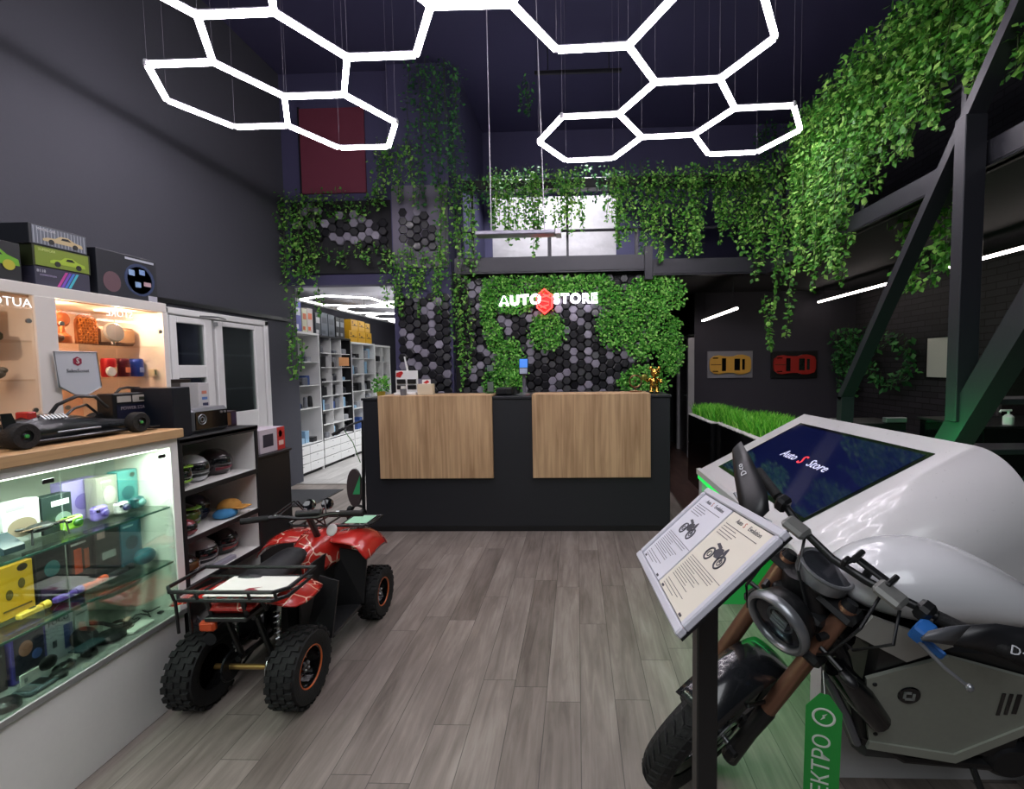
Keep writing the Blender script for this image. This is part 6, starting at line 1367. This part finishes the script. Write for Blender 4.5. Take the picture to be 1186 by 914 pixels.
# front wheel
def bwheel(mk, c, name_par):
    t = build('tyre', mk().lathe([(.225,-.035),(.245,-.052),(.275,-.055),(.298,-.035),(.305,0),(.298,.035),(.275,.055),(.245,.052),(.225,.035)], c, (0,1,0), 56), RUBBER, bk)
    tr_ = mk(); n = 44
    for i in range(n):
        a = 2*pi*i/n
        for k in (-1, 1):
            p = [(.3055,.002*k,0),(.302,.024*k,.07),(.288,.046*k,.11),(.286,.046*k,.135),(.301,.024*k,.10),(.3065,.002*k,.035)]
            tr_.prism([V(c[0]+r*cos(a+d), c[1]+v, c[2]+r*sin(a+d)) for r, v, d in p], V(.003*cos(a),0,.003*sin(a)))
    build('tread', tr_, mat('tread_rubber', '#1a1a1b', .7), t, 0)
    w = mk().lathe([(.228,-.03),(.222,-.03),(.205,-.012),(.205,.012),(.222,.03),(.228,.03)], c, (0,1,0), 48)
    for k in range(7):
        a = 2*pi*k/7; d = V(cos(a),0,sin(a)); w.tube([V(*c)+d*.03, V(*c)+d*.12+V(-sin(a),0,cos(a))*.01, V(*c)+d*.208], [.014,.010,.009], 6)
    build('rim', w, BLKGL, bk)
    build('hub', mk().lathe([(0,-.06),(.035,-.06),(.04,-.03),(.04,.03),(.035,.06),(0,.06)], c, (0,1,0), 24), DSTEEL, bk)
    build('brake_disc', mk().lathe([(.07,.058),(.115,.058),(.115,.062),(.07,.062)], c, (0,1,0), 36, True), STEEL, bk)
bwheel(Fr, (0,0,.305), bk); bwheel(Bd, (-1.36,0,.305), bk)
slope = tan(RKA)
def fk(w, v, off=0): return (-(w-.3)*slope+.0+off, v, w)
for s in (-1, 1):
    v = .105*s
    build('fork_slider', Fr().tube([fk(.27,v),fk(.40,v),fk(.50,v),fk(.51,v)], [.030,.026,.030,.024], 14), BK, bk)
    build('fork_tube', Fr().tube([fk(.50,v),fk(.93,v)], .0265, 18), COPPER, bk, label='bronze coloured fork tube')
    build('axle_clamp', Fr().box(-.035,.035,v-.02,v+.02,.27,.335,.008), BK, bk)
    build('fork_cap', Fr().tube([fk(.93,v),fk(.95,v)], [.024,.018], 14), DSTEEL, bk)
build('brake_caliper', Fr().box(-.12,-.05,.055,.095,.33,.42,.012), DSTEEL, bk)
build('axle', Fr().cyl((0,-.13,.30),(0,.13,.30), .010, .010, 12), STEEL, bk)
# fender
rows = [[V(.335*cos(radians(a)) - .0, v, .305+(.335-.028*(abs(v)/.075)**2)*sin(radians(a))*1.04) for v in (-.075,-.055,-.025,0,.025,.055,.075)] for a in range(60, 160, 7)]
build('front_fender', Fr().grid(rows), mat('fender_black', '#1b1d20', .22, coat=.5), bk, 60, solid=.006)
build('fender_stay', Fr().tube([fk(.52,.09),(.02,.08,.62)], .007, 6).tube([fk(.52,-.09),(.02,-.08,.62)], .007, 6), BK, bk)
# clamps and headstock
for w, th_ in ((.755,.035),(.915,.028)): 
    u = -(w-.3)*slope; build('fork_clamp', Fr().box(u-.045,u+.04,-.145,.145,w-th_/2,w+th_/2,.012), BK, bk)
build('steering_neck', Fr().tube([(-(.72-.3)*slope-.03,0,.70),(-(.93-.3)*slope-.03,0,.95)], .03, 14), BK, bk)
# headlamp
hc = V(-.165, .0, .835); hd = V(.97,0,-.12).normalized()
hl = build('headlamp_housing', Fr().lathe([(0,-.07),(.05,-.068),(.082,-.045),(.096,-.005),(.098,.02),(.090,.03)], hc, hd, 40), BK, bk)
build('headlamp_ring', Fr().torus(hc+hd*.025, .095, .012, hd, 48, 10, 1.6), SILVER, hl)
build('reflector', Fr().lathe([(0,-.012),(.05,-.008),(.082,.012),(.088,.026)], hc, hd, 40), mat('lamp_inner', '#4a4e56', .15, .8), hl)
b3_ = Fr(); 
u_ax = V(0,1,0); w_ax = hd.cross(u_ax)
for dz in (-.018,.0,.018): 
    cc = hc + hd*.016 + w_ax*dz; b3_.prism([cc+u_ax*-.026+w_ax*-.006, cc+u_ax*.026+w_ax*-.006, cc+u_ax*.026+w_ax*.006, cc+u_ax*-.026+w_ax*.006], hd*.006)
build('led_bars', b3_, mat('led_lens', '#d4d6dc', .12, .3), hl)
build('lens_ring', Fr().torus(hc+hd*.012, .042, .004, hd, 32, 8), SILVER, hl)
build('headlamp_glass', Fr().lathe([(0,.042),(.04,.039),(.07,.034),(.090,.026)], hc, hd, 40), glass_mat('lamp_glass', '#e8ecf0', 1.2), hl)
build('headlamp_bracket', Fr().box(-.275,-.215,-.09,.09,.80,.87,.01).tube([(-.24,.11,.84),(-.20,.100,.84)], .012, 8).tube([(-.24,-.11,.84),(-.20,-.100,.84)], .012, 8), BK, bk)
for s in (-1,1): build('indicator', Fr().tube([(-.21,s*.115,.80),(-.20,s*.19,.80)], .008, 8).ball((-.195,s*.215,.80), (.018,.03,.014), 12, 8), BK, bk)
# dial
dc = V(-.315, .0, .968); dd = V(-.25,0,.95).normalized()
dp = build('dial_housing', Fr().lathe([(0,-.055),(.06,-.05),(.080,-.03),(.084,.0),(.084,.012)], dc, dd, 36), SILVER, bk)
build('dial_face', Fr().lathe([(0,.012),(.06,.012),(.076,.010),(.076,.004)], dc, dd, 36), mat('dial_dark', '#2c2e33', .12, coat=.5), dp); build('dial_ring', Fr().torus(dc+dd*.012, .080, .006, dd, 40, 8), SILVER, dp)
# handlebar
bar = [(-.43,-.36,1.03),(-.385,-.24,1.035),(-.335,-.12,1.03),(-.325,.0,1.02),(-.33,.10,1.03),(-.36,.20,1.035),(-.41,.32,1.03),(-.45,.42,1.03)]
hb = build('handlebar', Fr().tube(bar, .0125, 12), BK, bk)
build('grip', Fr().tube([(-.385,-.25,1.035),(-.435,-.375,1.03)], [.018,.019], 14), RUBBER, hb); build('grip', Fr().tube([(-.385,.265,1.033),(-.45,.42,1.03)], [.018,.019], 14), RUBBER, hb)
for v0, v1 in ((-.20,-.24),(.22,.26)): build('switch_block', Fr().box(-.395,-.345,v1,v0,1.01,1.065,.01), BK, hb)
build('brake_reservoir', Fr().box(-.335,-.275,-.165,-.085,1.035,1.065,.010), mat('reservoir_grey', '#8a8b88', .35, .6), hb); build('brake_reservoir', Fr().box(-.345,-.285,.125,.205,1.045,1.075,.010), MATS['reservoir_grey'], hb)
build('brake_lever', Fr().tube([(-.30,.275,1.0),(-.30,.34,.985),(-.315,.395,.97)], [.006,.005,.005], 8).ball((-.317,.402,.968), .011, 10, 8), SILVER, hb)
build('brake_lever', Fr().tube([(-.30,-.20,1.0),(-.27,-.29,1.0),(-.30,-.36,1.0)], [.006,.005,.006], 8), SILVER, hb)
build('blue_tape', Fr().box(-.36,-.30,.245,.285,.985,1.035,.006).box(-.335,-.325,.27,.33,.97,1.0,.004), mat('blue_tape', '#1f5fa8', .5), hb, label='blue tape on the handlebar')
GRD = mat('guard_black', '#17181b', .4); GRL = mat('guard_grey', '#4e5054', .35)
def guard(pts, hts, m, name):
    rows = [[V(p[0]+h*.9,p[1],p[2]-h*.9), V(p[0]+.012+h*.3,p[1],p[2]-h*.2), V(p[0]+.006-h*.3,p[1],p[2]+h*.35), V(p[0]-h*.95,p[1],p[2]+h*.8)] for p, h in zip(pts, hts)]
    return build(name, Fr().grid(rows), m, hb, 60, solid=.006)
guard([(-.26,-.215,1.035),(-.275,-.26,1.04),(-.315,-.32,1.05),(-.37,-.40,1.06),(-.44,-.49,1.065)], [.026,.050,.046,.036,.020], GRD, 'hand_guard')
guard([(-.285,.275,1.05),(-.325,.30,1.055),(-.37,.325,1.05)], [.012,.022,.028], GRL, 'hand_guard')
guard([(-.37,.325,1.05),(-.42,.36,1.05),(-.47,.41,1.048),(-.50,.50,1.04)], [.028,.036,.040,.030], GRD, 'hand_guard')
def glettr(o_, ex_, ey_, size, s='D-CO'):
    M = MFR @ frame_matrix(o_, ex_, ey_); build('guard_lettering', text_mb(s, size, M, .0006), mat('letter_white', '#c9cbd0', .4), hb, 0)
glettr((-.352,-.39,1.068), (-.64,-.77,.04), (-.70,.55,.8), .030, 'D·co'); glettr((-.440,.435,1.062), (-.55,.83,0), (-.7,-.45,.8), .032, 'D·co')
ph = build('phone_holder', Fr().box(-.36,-.335,.045,.15,1.055,1.07,.004).box(-.375,-.32,.04,.055,1.06,1.085,.004).box(-.375,-.32,.14,.155,1.06,1.085,.004).tube([(-.345,.09,1.03),(-.345,.09,1.06)], .012, 8).box(-.30,-.27,.035,.05,1.07,1.10,.004).tube([(-.34,.05,1.075),(-.285,.045,1.085)], .008, 6), BK, hb)
cbl = Fr()
for p in ([(-.30,-.14,1.03),(-.19,-.12,1.0),(-.14,-.13,.86),(-.18,-.11,.70)], [(-.31,.15,1.03),(-.20,.17,1.0),(-.17,.15,.86),(-.22,.1,.72)], [(-.33,.20,1.02),(-.26,.24,.97),(-.24,.18,.86),(-.30,.06,.78)], [(-.33,-.1,1.02),(-.23,-.04,.98),(-.20,.04,.90),(-.28,.06,.80)]): cbl.tube(p, .0048, 7)
build('cables', cbl, BK, bk)
# tank
rows = []
for u, w0, hw, top in ((-.36,.90,.07,.965),(-.42,.87,.115,1.005),(-.50,.85,.145,1.040),(-.60,.84,.155,1.055),(-.70,.84,.15,1.040),(-.80,.83,.135,.995),(-.90,.82,.11,.935),(-.98,.80,.08,.88)):
    h = top-w0; rows.append([V(u, hw*.80*c1 if False else hw*x, w0+h*z) for x, z in ((-.72,0),(-.95,.25),(-1,.5),(-.86,.76),(-.52,.94),(0,1),(.52,.94),(.86,.76),(1,.5),(.95,.25),(.72,0))])
build('tank', Bd().grid(rows, close_v=True), BWH, bk, 60, sub=1, label='glossy white tank cover')
def sidep(pts, v, m, name, t=.012, lab=None):
    for s in (1, -1): build(name, Bd().prism([(u, s*v, w) for u, w in pts], (0, s*t, 0)), m, bk, 0, lab)
sidep([(-.375,.835),(-.415,.905),(-.645,.815),(-.53,.748)], .145, mat('silver_panel', '#a3a49f', .35, .4), 'shroud', .010)
sidep([(-.43,.672),(-.64,.775),(-.86,.715),(-.93,.66),(-.90,.545),(-.72,.40),(-.47,.425),(-.455,.50)], .142, BGR, 'side_cover', .012)
for s in (1,-1):
    build('side_rim', Bd().prism([(u, s*.150, w) for u, w in ((-.47,.425),(-.72,.40),(-.90,.545),(-.93,.60),(-.915,.52),(-.73,.365),(-.465,.395))], (0, s*.010, 0)), mat('rim_pale', '#9b9f94', .3, .3), bk, 0)
    bd = build('badge', Bd().lathe([(0,.003),(.030,.003),(.033,0)], (-.557, s*.155, .622), (0,s,0), 28), BLKGL, bk)
    build('badge_mark', Bd().box(-.572,-.545,s*.158,s*.1595,.606,.614).box(-.572,-.564,s*.158,s*.1595,.606,.632).box(-.560,-.538,s*.158,s*.1595,.630,.638).box(-.546,-.538,s*.158,s*.1595,.612,.638), mat('badge_line', '#7f8280', .4), bd, 0)
    build('vent_stripes', Bd().box(-.815,-.805,s*.1545,s*.1565,.57,.655).box(-.835,-.825,s*.1545,s*.1565,.575,.655).box(-.858,-.845,s*.1545,s*.1565,.58,.655), BLKGL, bk, 0)
    sc2 = Bd()
    for u, w in ((-.455,.655),(-.485,.455)): sc2.lathe([(0,.003),(.006,.003),(.007,0)], (u, s*.154, w), (0,s,0), 12)
    build('screw', sc2, DSTEEL, bk)
build('battery_box', Bd().box(-.92,-.44,-.138,.138,.36,.80,.02), BK, bk)
build('frame_tube', Bd().tube([(-.30,0,.86),(-.38,.10,.70),(-.46,.12,.42),(-.60,.12,.33),(-.95,.12,.33),(-1.02,.10,.5)], .022, 10).tube([(-.30,0,.86),(-.38,-.10,.70),(-.46,-.12,.42),(-.60,-.12,.33),(-.95,-.12,.33),(-1.02,-.10,.5)], .022, 10).tube([(-.30,0,.84),(-.45,.0,.84),(-1.0,0,.80)], .03, 10), BK, bk)
build('radiator_shroud', Bd().tube([(-.345,.13,.69),(-.42,.145,.60),(-.49,.15,.505)], [.034,.044,.036], 14), BLKGL, bk); build('radiator_shroud', Bd().tube([(-.345,-.13,.69),(-.42,-.145,.60),(-.49,-.15,.505)], [.034,.044,.036], 14), BLKGL, bk)
build('neck_cover', Bd().tube([(-.28,0,.95),(-.30,0,.84),(-.36,0,.70)], [.07,.09,.10], 16), BK, bk)
build('belly_cover', Bd().box(-.95,-.46,-.12,.12,.28,.37,.03), mat('belly_grey', '#3a3c3c', .5), bk)
build('lower_strut', Bd().tube([(-.33,.12,.64),(-.40,.13,.5),(-.45,.13,.38)], .014, 8), mat('strut_silver', '#75767e', .35, .6), bk)
build('motor_cover', Bd().lathe([(0,.02),(.055,.02),(.07,.008),(.075,0)], (-.905,.125,.36), (0,1,0), 28), DSTEEL, bk)
rows = [[V(u, x*hw, w+z*h) for x, z in ((-1,0),(-.9,.6),(-.4,1),(.4,1),(.9,.6),(1,0))] for u, hw, w, h in ((-.95,.09,.82,.04),(-1.1,.13,.78,.05),(-1.3,.13,.79,.055),(-1.5,.11,.83,.05),(-1.62,.08,.86,.03))]
build('seat', Bd().grid(rows, close_v=True), mat('seat_black', '#141416', .5, bump=.1), bk, 60, sub=1)
build('tail', Bd().box(-1.62,-1.0,-.09,.09,.74,.80,.02), BK, bk)
build('swing_arm', Bd().tube([(-.95,.10,.36),(-1.36,.12,.305)], [.03,.022], 10).tube([(-.95,-.10,.36),(-1.36,-.12,.305)], [.03,.022], 10), BK, bk)
build('rear_shock', Bd().tube([(-1.10,.0,.42),(-1.02,.0,.74)], .028, 12), COPPER, bk)
build('side_stand', Bd().tube([(-.80,.13,.33),(-.86,.335,.075)], .010, 8), BK, bk)
# text on the belly
M = MBK @ frame_matrix((-.80,.158,.47), (-1,0,.25), (.2,0,1)); 
# green hanging tag
tg = thing('hanging_tag', 'long green hanging tag with white lettering on the motorbike fork', 'tag', (.72, 1.25, .5))
tu = V(.93,-.36,0).normalized(); tz = V(-.10,-.10,1).normalized(); tz = (tz - tu*tz.dot(tu)).normalized()
tp = V(.690, 1.30, .565)
Mt = frame_matrix(tp, tu, tz)
build('tag_sheet', MB(Mt).prism([(-.012,0,0),(.012,0,0),(.046,-.05,0),(.046,-.50,0),(-.046,-.50,0),(-.046,-.05,0)][::-1], (0,0,-.0015)), mat('tag_green', '#23933c', .45), tg, 0)
TWH = mat('tag_white', '#d6dcd4', .5)
build('ring_mark', MB(Mt).torus((0,-.075,.001), .027, .0035, (0,0,1), 32, 6, .3), TWH, tg, 0)
build('bolt_mark', MB(Mt).prism([(-.008,-.086,.0005),(.004,-.076,.0005),(-.002,-.073,.0005),(.009,-.062,.0005),(-.004,-.070,.0005),(.002,-.074,.0005)], (0,0,.0008)), TWH, tg, 0)
Mtx = Mt @ Matrix.Translation((0,-.285,.0006)) @ Matrix.Rotation(radians(90), 4, 'Z')
build('lettering', text_mb('ЭЛЕКТРО', .064, Mtx, .0005, width=1.0), TWH, tg, 0)
build('string', MB().tube([tp+tz*.0, tp+V(.01,.03,.05)], .0012, 5), TWH, tg)
